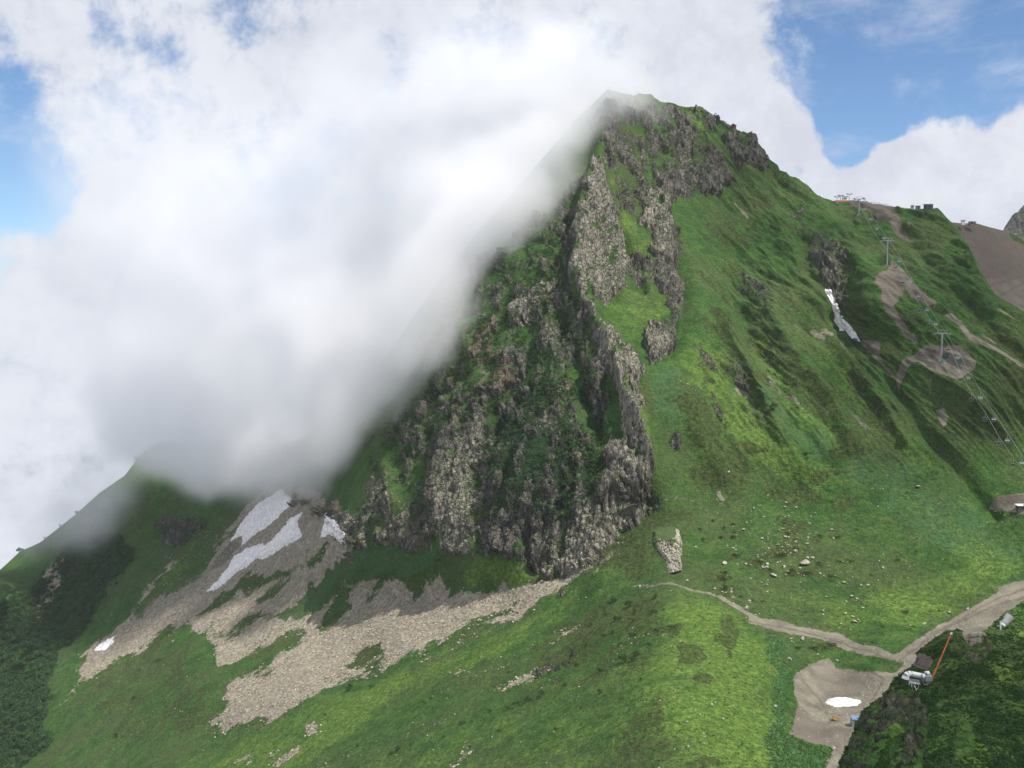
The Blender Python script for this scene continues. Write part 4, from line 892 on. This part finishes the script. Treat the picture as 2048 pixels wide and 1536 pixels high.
# ---------------------------------------------------------------- the cloud bank hanging on the mountain
def cloud_material(name, dens, aniso=0.35):
    m = bpy.data.materials.new(name); m.use_nodes = True; T = NT(m.node_tree); T.n.clear()
    v = T.node('ShaderNodeVolumePrincipled'); v.inputs['Color'].default_value = (.972, .974, .988, 1)
    v.inputs['Density'].default_value = dens; v.inputs['Anisotropy'].default_value = aniso
    v.inputs['Density Attribute'].default_value = 'density'
    out = T.node('ShaderNodeOutputMaterial'); T.l.new(v.outputs[0], out.inputs[1])
    return m
def cloud_bank(name, puffs, lo, hi, res, mat, n_amp=1.0, n_scale=.012, thr=(.5, 1.2), seed=0.0):
    """soft ellipsoids (centre, radii, weight) summed, broken up by noise and voxelised"""
    ng = bpy.data.node_groups.new(name, 'GeometryNodeTree')
    ng.interface.new_socket('Geometry', in_out='INPUT', socket_type='NodeSocketGeometry')
    ng.interface.new_socket('Geometry', in_out='OUTPUT', socket_type='NodeSocketGeometry')
    T = NT(ng); pos = T.node('GeometryNodeInputPosition').outputs[0]
    nz = T.noise(T.vmath('ADD', pos, (seed*91, seed*57, seed*33)), n_scale, 7, .58, .0)
    warp = T.node('ShaderNodeTexNoise'); T.put(warp.inputs['Vector'], pos); warp.inputs['Scale'].default_value = .016; warp.inputs['Detail'].default_value = 3
    wv = T.vmath('SCALE', T.vmath('SUBTRACT', warp.outputs['Color'], (.5, .5, .5))); wv.node.inputs[3].default_value = 70.0
    p2 = T.vmath('ADD', pos, wv)
    tot = None
    for (c, r, wgt) in puffs:
        d = T.vmath('DIVIDE', T.vmath('SUBTRACT', p2, tuple(c)), tuple(r))
        l = T.vmath('LENGTH', d, out=1)
        f = T.ramp(l, 1.0, .0, 0.0, wgt)
        tot = f if tot is None else T.math('ADD', tot, f)
    e = T.math('ADD', tot, T.math('MULTIPLY', T.math('SUBTRACT', nz, .5), n_amp))
    dn = T.ramp(e, thr[0], thr[1])
    dn = T.math('MULTIPLY', T.math('POWER', dn, 1.6), T.ramp(tot, 0.02, .12))
    vc = T.node('GeometryNodeVolumeCube')
    T.put(vc.inputs['Density'], dn); vc.inputs['Background'].default_value = 0
    vc.inputs['Min'].default_value = lo; vc.inputs['Max'].default_value = hi
    for k, a in zip('XYZ', res): vc.inputs['Resolution '+k].default_value = a
    sm = T.node('GeometryNodeSetMaterial'); T.l.new(vc.outputs[0], sm.inputs[0]); sm.inputs['Material'].default_value = mat
    o_ = T.node('NodeGroupOutput'); T.l.new(sm.outputs[0], o_.inputs[0])
    me = bpy.data.meshes.new(name); me.materials.append(mat)
    ob = link(name, me); md = ob.modifiers.new('cloud', 'NODES'); md.node_group = ng
    return ob
M_CLOUD = cloud_material('cloud_vapour', .040, 0.25)
def pf(px, py, Y, rx, ry, rd, wgt=1.6):
    c = at(px, py, Y); k = Y/F
    return (c, (rx*k, rd, ry*k), wgt)
puffs = [pf(1060, 150, 740, 380, 260, 60, .9), pf(760, 200, 760, 520, 420, 70, .95), pf(560, 560, 760, 520, 420, 70, 1.6), pf(740, 700, 690, 260, 280, 45, 1.4),
         pf(590, 880, 715, 270, 230, 45, 1.3), pf(590, 970, 715, 190, 110, 35, 1.1), pf(120, 1080, 930, 240, 120, 50, .5), pf(420, 880, 800, 250, 200, 50, 1.0), pf(900, 440, 700, 290, 320, 50, 1.4), pf(280, 300, 850, 480, 420, 70, .95),
         pf(330, 640, 850, 420, 400, 60, 1.3), pf(160, 1000, 900, 300, 160, 50, .65), pf(1180, 140, 745, 230, 140, 50, .8), pf(60, 780, 900, 300, 300, 60, .5), pf(420, 800, 850, 300, 200, 60, 1.3), pf(640, 720, 740, 280, 240, 50, 1.1),
         # the edge that lies against the left face
         pf(1160, 235, 720, 150, 140, 45, 1.2), pf(1075, 320, 690, 160, 160, 50, 1.6), pf(985, 430, 668, 160, 170, 50, 1.6), pf(890, 540, 648, 160, 180, 50, 1.6), pf(815, 670, 625, 160, 180, 45, 1.5), pf(720, 820, 635, 160, 160, 45, 1.4), pf(655, 930, 640, 130, 110, 35, 1.0),
         pf(1295, 215, 733, 120, 90, 28, .75), pf(240, 930, 860, 260, 170, 50, .8), pf(400, 905, 830, 250, 130, 45, 1.4), pf(600, 880, 700, 150, 110, 40, 1.2), pf(520, 905, 790, 200, 120, 45, 1.3), pf(150, 1040, 900, 260, 150, 40, .45)]
fog = cloud_bank('cloud', puffs, (-820, 560, -260), (190, 1000, 400), (260, 113, 170), M_CLOUD, .95, .010, (.28, 1.4), 1)
tag(fog, kind='stuff')
# unseen clouds added sunward, out of frame, to shade the right slopes and outcrop
M_SHADE_CLOUD = cloud_material('shade_cloud_thin', .013, 0.2)
def over(px, py, Y, h, rx, ry, rz, wgt=1.5):
    g = Vector(at(px, py, Y)); c = g+sun_dir*((h-g.z)/sun_dir.z); return ((c.x, c.y, c.z), (rx, ry, rz), wgt)
shade_puffs = [over(1960, 620, 540, 420, 110, 150, 50), over(1950, 480, 690, 420, 130, 130, 50), over(1820, 800, 500, 420, 60, 90, 40, 1.2), over(2100, 500, 700, 430, 200, 160, 60), over(1560, 330, 740, 420, 80, 60, 40, 1.1), over(1430, 330, 730, 430, 75, 70, 40, 1.4), over(1500, 500, 680, 420, 80, 70, 40, 1.2), over(1680, 520, 640, 420, 80, 70, 40, 1.2)]
q1 = cloud_bank('cloud', shade_puffs, (100, 180, 330), (1000, 800, 520), (120, 80, 30), M_SHADE_CLOUD, .7, .014, (.25, 1.2), 2); tag(q1, kind='stuff')
shade2 = [over(1900, 1450, 100, 380, 42, 40, 25, 1.4), over(2050, 1400, 100, 380, 50, 50, 25, 1.4)]
q2 = cloud_bank('cloud', shade2, (200, -80, 330), (480, 180, 430), (60, 55, 24), cloud_material('shade_cloud_low', .035, 0.2), .6, .03, (.25, 1.2), 3); tag(q2, kind='stuff')  # added cloud that darkens the near outcrop

# ---------------------------------------------------------------- built things
M_STEEL = simple('galvanised_steel', (.42, .44, .46), .45, .5, .6, nz=(.30, .32, .34))
M_DARK = simple('dark_steel', (.06, .065, .07), .5)
M_WHITE = simple('white_paint', (.80, .80, .80), .4, nz=(.66, .66, .65))
M_GREY = simple('grey_sheet', (.36, .38, .40), .6)
M_ORANGE = simple('orange_paint', (.72, .16, .03), .5, nz=(.50, .13, .05))
M_ROOFW = simple('pale_roof', (.72, .74, .76), .5); M_BLUE = simple('blue_sheet', (.16, .24, .42), .5)
M_WALL = simple('dark_boarding', (.09, .085, .09), .8); M_GREENW = simple('grey_green_sheet', (.30, .36, .33), .6)
M_BROWNW = simple('brown_boarding', (.25, .19, .14), .8); M_GLASS = simple('window_glass', (.05, .07, .09), .1, .6)
M_REDD = simple('dark_red_paint', (.20, .03, .03), .5)
def box(x0, x1, y0, y1, z0, z1):
    V = np.array([(x, y, z) for z in (z0, z1) for y in (y0, y1) for x in (x0, x1)], float)
    return V, np.array([(0, 2, 3, 1), (4, 5, 7, 6), (0, 1, 5, 4), (2, 6, 7, 3), (0, 4, 6, 2), (1, 3, 7, 5)])
def emp(name, loc, rz=0, label=None, cat=None, group=None):
    e = bpy.data.objects.new(name, None); col.objects.link(e); e.location = loc; e.rotation_euler.z = rz; return tag(e, label, cat, group)
def part(name, pieces, mat, parent, smooth=False):
    return link(name, mesh_from(name, *joinm(pieces), mat, smooth), parent)
def ctube(p0, p1, r0, r1, k=8):
    V, Fq = tube(p0, p1, r0, r1, k); n = len(V); V = np.concatenate([V, [p0, p1]])
    caps = [(n, (i+1) % k, i, n) for i in range(k)]; caps2 = [(n+1, k+i, k+(i+1) % k, n+1) for i in range(k)]
    return V, np.concatenate([Fq, caps, caps2])
def path_tube(pts, r, k=6):
    return joinm([tube(a, b, r, r, k) for a, b in zip(pts[:-1], pts[1:])])
def mesh_from_safe(name, V, Fc, mat): return mesh_from(name, V, Fc, mat)
def copy_tree(o, parent=None):
    c = o.copy(); col.objects.link(c); c.parent = parent
    for ch in [x for x in bpy.data.objects if x.parent == o]: copy_tree(ch, c)
    return c

# lift line
LY = lambda px: float(np.interp(px, [1690, 1717, 1776, 1888, 2045], [712, 698, 586, 500, 440]))
PYL = [(1888, 727, 675, 'nearest and tallest lift pylon, standing on the bare earth pad'), (1775, 540, 490, 'middle lift pylon on the green flank above the zigzag track'), (1717, 436, 406, 'lift pylon just below the top station on the ridge')]
tops = []
def pylon(px, pb, pt, label):
    g = ground(px, pb); H = (pb-pt)/F*g.y+.3; tops.append((g, H))
    e = emp('lift_pylon', g, R(-32), label, 'lift pylon', 'pylons of the chairlift')
    part('mast', [ctube((0, 0, -1.5), (0, 0, H), .42, .30, 12)], M_STEEL, e, False)
    part('base', [box(-1.1, 1.1, -1.1, 1.1, -1.2, .35)], M_GREY, e)
    part('crossarm', [box(-3.6, 3.6, -.28, .28, H-.5, H), box(-.5, .5, -.4, .4, H-.9, H-.5), box(-2.2, 2.2, -.1, .1, H+1.1, H+1.25), box(-2.2, -2.05, -.1, .1, H, H+1.2), box(2.05, 2.2, -.1, .1, H, H+1.2)], M_STEEL, e)
    for s in (-1, 1):
        part('sheave_train', [box(s*3.1-.12, s*3.1+.12, -2.6, 2.6, H-.15, H+.15)]+[ctube((s*3.1-.12, y, H+.15), (s*3.1+.12, y, H+.15), .32, .32, 10) for y in (-2.2, -1.3, -.4, .4, 1.3, 2.2)], M_DARK, e)
        part('walkway', [box(s*3.1+s*.3-.35, s*3.1+s*.3+.35, -2.6, 2.6, H-1.0, H-.93), box(s*3.9-.04, s*3.9+.04, -2.6, 2.6, H-.2, H-.12)]+[box(s*3.9-.03, s*3.9+.03, y-.03, y+.03, H-1, H-.15) for y in (-2.6, 0, 2.6)], M_STEEL, e)
    part('ladder', [box(-.25, -.2, -.75, -.7, .5, H-.5), box(.2, .25, -.75, -.7, .5, H-.5)]+[box(-.25, .25, -.74, -.71, z, z+.05) for z in np.arange(.8, H-.6, .6)], M_STEEL, e)
for a in PYL: pylon(*a)
def make_chair():
    e = emp('lift_chair', (0, 0, 0))
    part('hanger', [ctube((0, 0, .9), (0, 0, 3.3), .07, .06, 6), box(-1.1, 1.1, -.06, .06, .85, .98), box(-1.14, -1.02, -.06, .06, -.1, .95), box(1.02, 1.14, -.06, .06, -.1, .95)], M_STEEL, e)
    part('grip', [box(-.12, .12, -.35, .35, 3.2, 3.5)], M_DARK, e)
    part('seat', [box(-1.1, 1.1, -.62, -.05, -.12, .02)], M_ROOFW, e)
    part('backrest', [box(-1.1, 1.1, -.06, .06, .05, .5)], M_GREY, e)
    part('footrest', [ctube((-.8, -.55, -.1), (-.8, -.75, -.75), .04, .04, 6), ctube((.8, -.55, -.1), (.8, -.75, -.75), .04, .04, 6), box(-.85, .85, -.8, -.7, -.8, -.72)], M_STEEL, e)
    return e
def make_dark(e0):
    for ch in [x for x in bpy.data.objects if x.parent == e0]:
        if ch.name.startswith(('seat', 'backrest')):
            ch.data = ch.data.copy(); ch.data.materials[0] = M_DARK
chR = make_chair(); chL = make_chair(); make_dark(chL)
RC = [(1730,419),(1742,439),(1754,458),(1768,477),(1798,523),(1820,564),(1837,593),(1854,621),(1872,649),(1915,716),(1937,756),(1961,796),(1988,839),(2015,881),(2044,926)]
LC = [(1722,424),(1744,470),(1791,536),(1806,566),(1839,622),(1859,651),(1896,700),(1921,760),(1943,800),(1970,839),(1997,887),(2027,931)]
ropes = {}
def wrd(n, s):
    near = [(1717, 'the upper pylon'), (1775, 'the middle pylon'), (1888, 'the nearest pylon')]
    return near
for side, lst, first, dy in (('right', RC, chR, 0), ('left', LC, chL, 7)):
    pts = []
    for i, (px, py) in enumerate(lst):
        c = first if i == 0 else copy_tree(first)
        p = Vector(at(px, py, LY(px)-dy)); gz = ground(px, py); 
        c.location = p; c.rotation_euler.z = R(-32)+random.uniform(-.12, .12)
        c.scale = (.85, .85, .95)
        tag(c, None, 'lift chair', 'chairs hanging on the %s rope' % ('near' if side == 'left' else 'far'))
        c['label'] = 'dark empty lift chair on the left-hand rope, seen from its back' if side == 'left' else 'white lift chair hanging on the right-hand rope over the flank'
        pts.append(p+Vector((0, 0, 3.25)))
    p0 = Vector(at(lst[0][0]-22, lst[0][1]-22, 712-dy))+Vector((0, 0, 2.5)); p1 = Vector(at(2130, 1060, 385-dy))+Vector((0, 0, 3.4))
    P_ = [p0]+pts+[p1]
    m = mesh_from('haul_rope', *path_tube([tuple(x) for x in P_], .05, 5), M_STEEL)
    tag(link('haul_rope', m), 'steel haul rope carrying the white lift chairs' if side == 'right' else 'steel haul rope carrying the dark lift chairs', 'rope', 'haul ropes of the chairlift')

# top station
g = ground(1688, 407); u_ = g.y/F
e = emp('lift_station', g, R(4), 'lift top station on the ridge, steel frames above an orange barrier', 'lift station')
part('platform', [box(-6.5, 5.5, -2, 2, -1.5, .25)], M_GREY, e)
part('barrier', [box(-6.5, 5.5, -2.15, -2.05, -.3, .6)], M_ORANGE, e)
for x, h in ((-5, 3.2), (-2.5, 4.2), (3.6, 5.2)):
    f_ = part('support', [ctube((x, 0, -.6), (x, 0, h), .22, .18, 8)], M_STEEL, e)
    part('crossbeam', [box(x-1.9, x+1.9, -.25, .25, h-.3, h), box(x-2.2, x-.9, -.5, .5, h-.05, h+.25), box(x+.9, x+2.2, -.5, .5, h-.05, h+.25)], M_DARK, e)
part('bullwheel', [ctube((.6, 0, 3.1), (.6, 0, 3.4), 2.2, 2.2, 20)], M_DARK, e)
c_ = part('cabin', [box(-1, 1.6, -1.2, 1.2, .25, 2.7)], M_ROOFW, e)
part('window', [box(-.7, 1.3, -1.28, -1.2, 1.4, 2.3)], M_GLASS, c_)
# railing along the ridge
pp = [ground(x, float(np.interp(x, SKY[:, 0], SKY[:, 1]))+1) for x in range(1722, 1786, 5)]
e = emp('railing', pp[0], 0, 'long wooden railing along the ridge right of the lift top station', 'railing')
rel = [p-pp[0] for p in pp]
for p in rel: part('post', [box(p.x-.09, p.x+.09, p.y-.09, p.y+.09, p.z-.6, p.z+1.35)], M_STEEL, e)
for h in (.7, 1.25): part('rail', [path_tube([(p.x, p.y, p.z+h) for p in rel], .07, 5)], M_STEEL, e)

def hut(name, px, py, w_, d_, h_, wall, roof, label, over=.25, rz=0., slope=.25, win=(), door=None, Y=None, sink=.6):
    g = ground(px, py) if Y is None else Vector(at(px, py, Y)); e = emp(name, g, rz, label, 'hut')
    wl_ = part('wall', [box(-w_/2, w_/2, -d_/2, d_/2, -sink-.8, h_)], wall, e)
    V, Fq = box(-w_/2-over, w_/2+over, -d_/2-over, d_/2+over, h_+.003, h_+.22); V[V[:, 1] > 0, 2] += slope; part('roof', [(V, Fq)], roof, e)
    for (x0, x1, z0, z1) in win:
        f = part('window', [box(x0, x1, -d_/2-.05, -d_/2+.0, z0, z1)], M_GREY, e); part('pane', [box(x0+.08, x1-.08, -d_/2-.07, -d_/2-.04, z0+.08, z1-.08)], M_GLASS, f)
    if door: d = part('door', [box(door[0], door[1], -d_/2-.06, -d_/2, -.1, 2.0)], M_DARK, e); part('handle', [box(door[1]-.2, door[1]-.1, -d_/2-.12, -d_/2-.06, .9, 1.0)], M_STEEL, d)
    return e
hut('hut', 1823, 420, 1.6, 1.6, 2.4, M_GREY, M_ROOFW, 'small grey box hut, leftmost of the three on the ridge', win=[(-.5, .5, 1.1, 1.9)])
hut('hut', 1836, 421, 2.6, 2.0, 1.9, M_BLUE, M_ROOFW, 'low bluish hut between two others on the ridge', door=(-.4, .4))
e = hut('hut', 1856, 421, 4.8, 3.4, 2.7, M_WALL, M_ROOFW, 'largest hut on the ridge, dark walled under an overhanging pale roof', over=.7, win=[(-1.8, -.9, 1.0, 1.9), (.9, 1.8, 1.0, 1.9)], door=(-.5, .4))
part('chimney', [box(1.5, 1.8, .2, .5, 2.9, 3.7)], M_GREY, e)
hut('hut', 1926, 446, 2.4, 2.0, 1.9, M_ROOFW, M_GREY, 'small pale hut on the earth slope crest right of the green ridge', Y=735, win=[(-.6, .6, .9, 1.5)])
e = hut('hut', 1944, 448, 4.2, 3.0, 1.6, M_BROWNW, M_ROOFW, 'low brown shed with a pale roof on the earth slope crest', Y=738, over=.6, door=(-1.2, -.4))
e = hut('hut', 1711, 1440, 3.2, 2.6, 2.3, M_GREENW, M_BLUE, 'square grey-green hut with a blue roof on the edge of the earth hollow', over=.12, rz=R(-4), slope=.1, door=(-1.0, -.2), win=[(.3, 1.1, 1.0, 1.7)])
part('step', [box(-1.9, -1.35, -1.2, .2, -.3, .25)], M_BROWNW, e)
hut('hut', 2044, 1018, 5.0, 2.2, 1.3, M_WALL, M_WHITE, 'low white-roofed shelter in the dark pit at the right edge', over=.4, door=(-.4, .4))
g = ground(1592, 368)
e = emp('lookout_cabin', g, 0, 'small pale cabin with a thin mast alone on the skyline ridge', 'cabin')
part('base', [box(-2.6, 1.6, -.9, .9, -1.6, .35)], M_WALL, e); part('wall', [box(-1.0, 1.6, -.9, .9, .35, 2.3)], M_GREENW, e); part('roof', [box(-1.2, 1.8, -1.1, 1.1, 2.3, 2.5)], M_ROOFW, e)
part('mast', [ctube((-.6, 0, 2.4), (-.6, 0, 5.2), .06, .04, 6)], M_STEEL, e); part('window', [box(-.7, 1.3, -.95, -.9, 1.1, 1.8)], M_GLASS, e)
g = ground(1425, 234)
e = emp('gas_exploder', g, 0, 'tiny dark exploder tube leaning over the skyline near the summit', 'gas exploder', 'gas exploders for setting off avalanches')
part('pipe', [ctube((-1.2, 0, -.8), (1.6, 0, 2.0), .28, .28, 8)], M_DARK, e); part('muzzle', [ctube((1.5, 0, 1.9), (2.2, 0, 1.7), .4, .45, 8)], M_DARK, e); part('stay', [ctube((.6, 0, 1.0), (1.2, 0, -.8), .06, .06, 6)], M_DARK, e)
# things on the pylon pad
g = ground(1896, 722)
e = emp('snow_cannon', g, R(-20), 'dark machine parked behind the nearest lift pylon', 'machine')
part('body', [box(-1.4, 1.4, -.8, .8, .3, 1.5), box(-.2, 1.3, -.7, .7, 1.5, 2.2)], M_DARK, e); part('track', [box(-1.6, 1.6, -.95, -.8, -.2, .6)], M_DARK, e); part('track', [box(-1.6, 1.6, .8, .95, -.2, .6)], M_DARK, e); part('window', [box(-.1, 1.2, -.76, -.7, 1.6, 2.1)], M_GLASS, e)
e.name = 'tracked_machine'
g = ground(1892, 730); e = emp('crate', g, .2, 'small green crate at the foot of the nearest lift pylon', 'crate')
M_GREENP = simple('green_paint', (.10, .32, .24), .5); part('body', [box(-.9, .9, -.5, .5, -.3, .7)], M_GREENP, e); part('lid', [box(-.95, .95, -.55, .55, .7, .8)], M_GREENP, e)
# puddle
pc, pn = ground(1669, 1424, True)
a = np.linspace(0, 2*np.pi, 40, endpoint=False)
ring = []
for k in a:
    r_ = 1+.22*math.sin(3*k+1)+.12*math.sin(5*k)
    q = ground(1669+9.5*r_*math.cos(k), 1424.5+5.2*r_*math.sin(k)); ring.append(q)
zc = float(np.mean([q.z for q in ring]))+.18
V = [(pc.x, pc.y, zc)]+[(q.x, q.y, zc) for q in ring]+[(q.x*1.002, q.y, zc-.8) for q in ring]
n = len(ring); Fq = [(0, 1+i, 1+(i+1) % n, 0) for i in range(n)]
tri = [(0, 1+i, 1+(i+1) % n) for i in range(n)]
M_MUD = simple('muddy_water', (.24, .145, .055), .25, .5, nz=(.20, .12, .05))
tag(link('puddle', mesh_from('puddle', V, tri, M_MUD)), 'rusty brown puddle below the oval snow patch', 'puddle')

# gas exploders on the near outcrop, and the orange pole
def on_oc(px, py): return ground_oc(px, py)[0]
g = on_oc(1856, 1366); u = g.y/F
L = lambda px, py, dy=0.: tuple(Vector(at(px, py, g.y+dy))-g)
e = emp('gas_exploder', g, 0, 'white elbowed exploder pipe on a steel frame at the outcrop edge', 'gas exploder', 'gas exploders for setting off avalanches')
a0, a1, a2, a3, a4 = L(1803, 1355, -.6), L(1804.5, 1348, -.6), L(1809, 1344.5, -.5), L(1815, 1343.5, -.4), L(1846, 1350, .2)
part('barrel', [ctube(a3, a4, .36, .36, 16)], M_WHITE, e, True)
part('muzzle', [ctube(a1, a0, .42, .50, 16), ctube(a1, a2, .40, .40, 16), ctube(a2, a3, .39, .37, 16)], M_WHITE, e, True)
part('collar', [ctube(L(1838, 1348.3, .05), L(1839.5, 1348.7, .06), .44, .44, 16), ctube(L(1818, 1344.2, -.3), L(1819, 1344.4, -.3), .42, .42, 16)], M_STEEL, e, True)
fr = part('frame', [ctube(L(1841, 1345), L(1864, 1345, .5), .07, .07), ctube(L(1841, 1356), L(1862, 1368, .3), .07, .07), ctube(L(1852, 1341), L(1858, 1368), .08, .08), ctube(L(1862, 1344, .5), L(1853, 1372), .08, .08), ctube(L(1841, 1345, -.4), L(1846, 1370, -.5), .06, .06), ctube(L(1844, 1343, .6), L(1850, 1368, .6), .06, .06), ctube(L(1846, 1370, -.5), L(1862, 1366), .06, .06)], M_STEEL, e)
part('housing', [box(*[v for p in ((-.55, .35), (-.3, .6), (.55, 1.25)) for v in p])], M_GREY, e)
part('lid', [ctube(L(1849, 1344, .3), L(1859, 1342, .3), .30, .26, 12)], M_WHITE, e, True)
pc0, pc1 = L(1812, 1367, -.9), L(1838, 1370, -.3)
V, Fq = box(0, 1, 0, 1, 0, .07); V = np.array(pc0)[None]+V[:, :1]*(np.array(pc1)-pc0)[None]+V[:, 1:2]*np.array([[.25, 1.0, .28]])+V[:, 2:]*np.array([[0, 0, 1.]])
part('platform', [(V, Fq)], M_GREY, e)
part('handrail', [ctube(L(1812, 1362, -.9), L(1826, 1368, -.6), .04, .04), ctube(L(1812, 1362, -.9), L(1812, 1370, -.9), .035, .035), ctube(L(1818, 1364, -.9), L(1818, 1375, -.9), .035, .035)], M_WHITE, e)
part('strut', [ctube(L(1824, 1371, -.7), L(1836, 1398, -1.2), .055, .055)], M_WHITE, e)
part('strut', [ctube(L(1818, 1371, -.8), L(1822, 1396, -1.2), .035, .035)], M_STEEL, e)
part('strut', [ctube(L(1834, 1371, -.3), L(1829, 1390, -.9), .035, .035)], M_STEEL, e)
g2 = on_oc(1867, 1352); tip = Vector(at(1903, 1266, g2.y+1.2))-g2; low = Vector(at(1864, 1358, g2.y))-g2
e.scale = (.86, .86, .86)
e = emp('marker_pole', g2, 0, 'leaning orange pole with a white tip above the white exploder pipe', 'pole')
part('pole', [ctube(tuple(low), tuple(tip*.97), .085, .07, 10)], M_ORANGE, e, True); part('tip', [ctube(tuple(tip*.97), tuple(tip*1.01), .13, .13, 10)], M_WHITE, e, True)
for k in (.25, .5, .75): part('band', [ctube(tuple(tip*k), tuple(tip*(k+.008)), .125, .125, 10)], M_REDD, e, True)
g = on_oc(2004, 1258); L = lambda px, py, dy=0.: tuple(Vector(at(px, py, g.y+dy))-g)
e = emp('gas_exploder', g, 0, 'grey tilted exploder drum with a white leg, farther along the outcrop', 'gas exploder', 'gas exploders for setting off avalanches')
part('barrel', [ctube(L(2008, 1248), L(2020, 1232, .3), .45, .62, 16)], M_GREY, e, True)
part('muzzle', [ctube(L(2008, 1248), L(2005, 1252, -.2), .38, .30, 16)], M_WHITE, e, True)
part('leg', [ctube(L(2001, 1242, -.3), L(2001, 1268, -.3), .10, .10)], M_WHITE, e); part('brace', [ctube(L(1994, 1251, -.3), L(2010, 1253, -.1), .06, .06)], M_STEEL, e)
part('bracket', [ctube(L(2007, 1236, .2), L(2005, 1250, .1), .09, .09), ctube(L(2021, 1248, .3), L(2025, 1236, .5), .09, .09)], M_REDD, e)

# hikers
def person(px, py, label, shirt, trousers, step=.0, pack=False):
    g = ground(px, py); m = bpy.data.meshes.new('person')
    V = [(0,0,.92),(0,0,1.15),(0,0,1.42),(0,0,1.54),(0,-.02,1.68),(.1,0,.88),(.12,-.12-step,.48),(.12,-.02-step,.06),(.12,-.18-step,.03),(-.1,0,.88),(-.12,.10,.48),(-.12,.22,.06),(-.12,.08,.03),
         (.2,0,1.40),(.27,.08,1.12),(.24,-.10,.90),(-.2,0,1.40),(-.27,-.02,1.12),(-.22,-.2,.95)]
    E = [(0,1),(1,2),(2,3),(3,4),(0,5),(5,6),(6,7),(7,8),(0,9),(9,10),(10,11),(11,12),(2,13),(13,14),(14,15),(2,16),(16,17),(17,18)]
    Rr = [.15,.14,.16,.06,.11,.10,.07,.05,.04,.10,.07,.05,.04,.07,.05,.035,.07,.05,.035]
    m.from_pydata(V, E, []); o = link('person', m); o.location = g; o.rotation_euler.z = random.uniform(0, 6)
    sk = o.modifiers.new('skin', 'SKIN'); sk.use_smooth_shade = True; o.modifiers.new('sub', 'SUBSURF').levels = 1
    for i, r_ in enumerate(Rr): m.skin_vertices[0].data[i].radius = (r_, r_)
    m.skin_vertices[0].data[0].use_root = True
    mt = bpy.data.materials.new('clothes'); mt.use_nodes = True; T = NT(mt.node_tree); z = T.node('ShaderNodeSeparateXYZ'); T.l.new(T.node('ShaderNodeTexCoord').outputs['Object'], z.inputs[0]); z = z.outputs[2]
    c = T.mix(T.math('GREATER_THAN', z, .95), trousers, shirt); c = T.mix(T.math('GREATER_THAN', z, 1.5), c, (.5, .32, .24)); c = T.mix(T.math('GREATER_THAN', z, 1.72), c, (.06, .04, .03))
    T.put(T.n['Principled BSDF'].inputs['Base Color'], c); m.materials.append(mt)
    return tag(o, label, 'person', 'hikers on the saddle')
person(1273, 1173, 'hiker in a blue jacket standing at the end of the path', (.05, .18, .35), (.05, .05, .07))
person(1278, 1177, 'hiker in a white shirt just right of the blue jacketed one', (.8, .8, .8), (.45, .45, .45), .05)

# ---------------------------------------------------------------- the air: one even closed box round the camera and the whole scene
hm = bpy.data.materials.new('haze'); hm.use_nodes = True; T = NT(hm.node_tree); T.n.clear()
v = T.node('ShaderNodeVolumePrincipled'); v.inputs['Color'].default_value = (.86, .93, 1, 1); v.inputs['Density'].default_value = .00003
T.l.new(v.outputs[0], T.node('ShaderNodeOutputMaterial').inputs[1])
V, Fq = box(-1500, 2200, -90, 2400, -700, 330)
tag(link('haze', mesh_from('haze', V, Fq, hm, False)), kind='stuff')
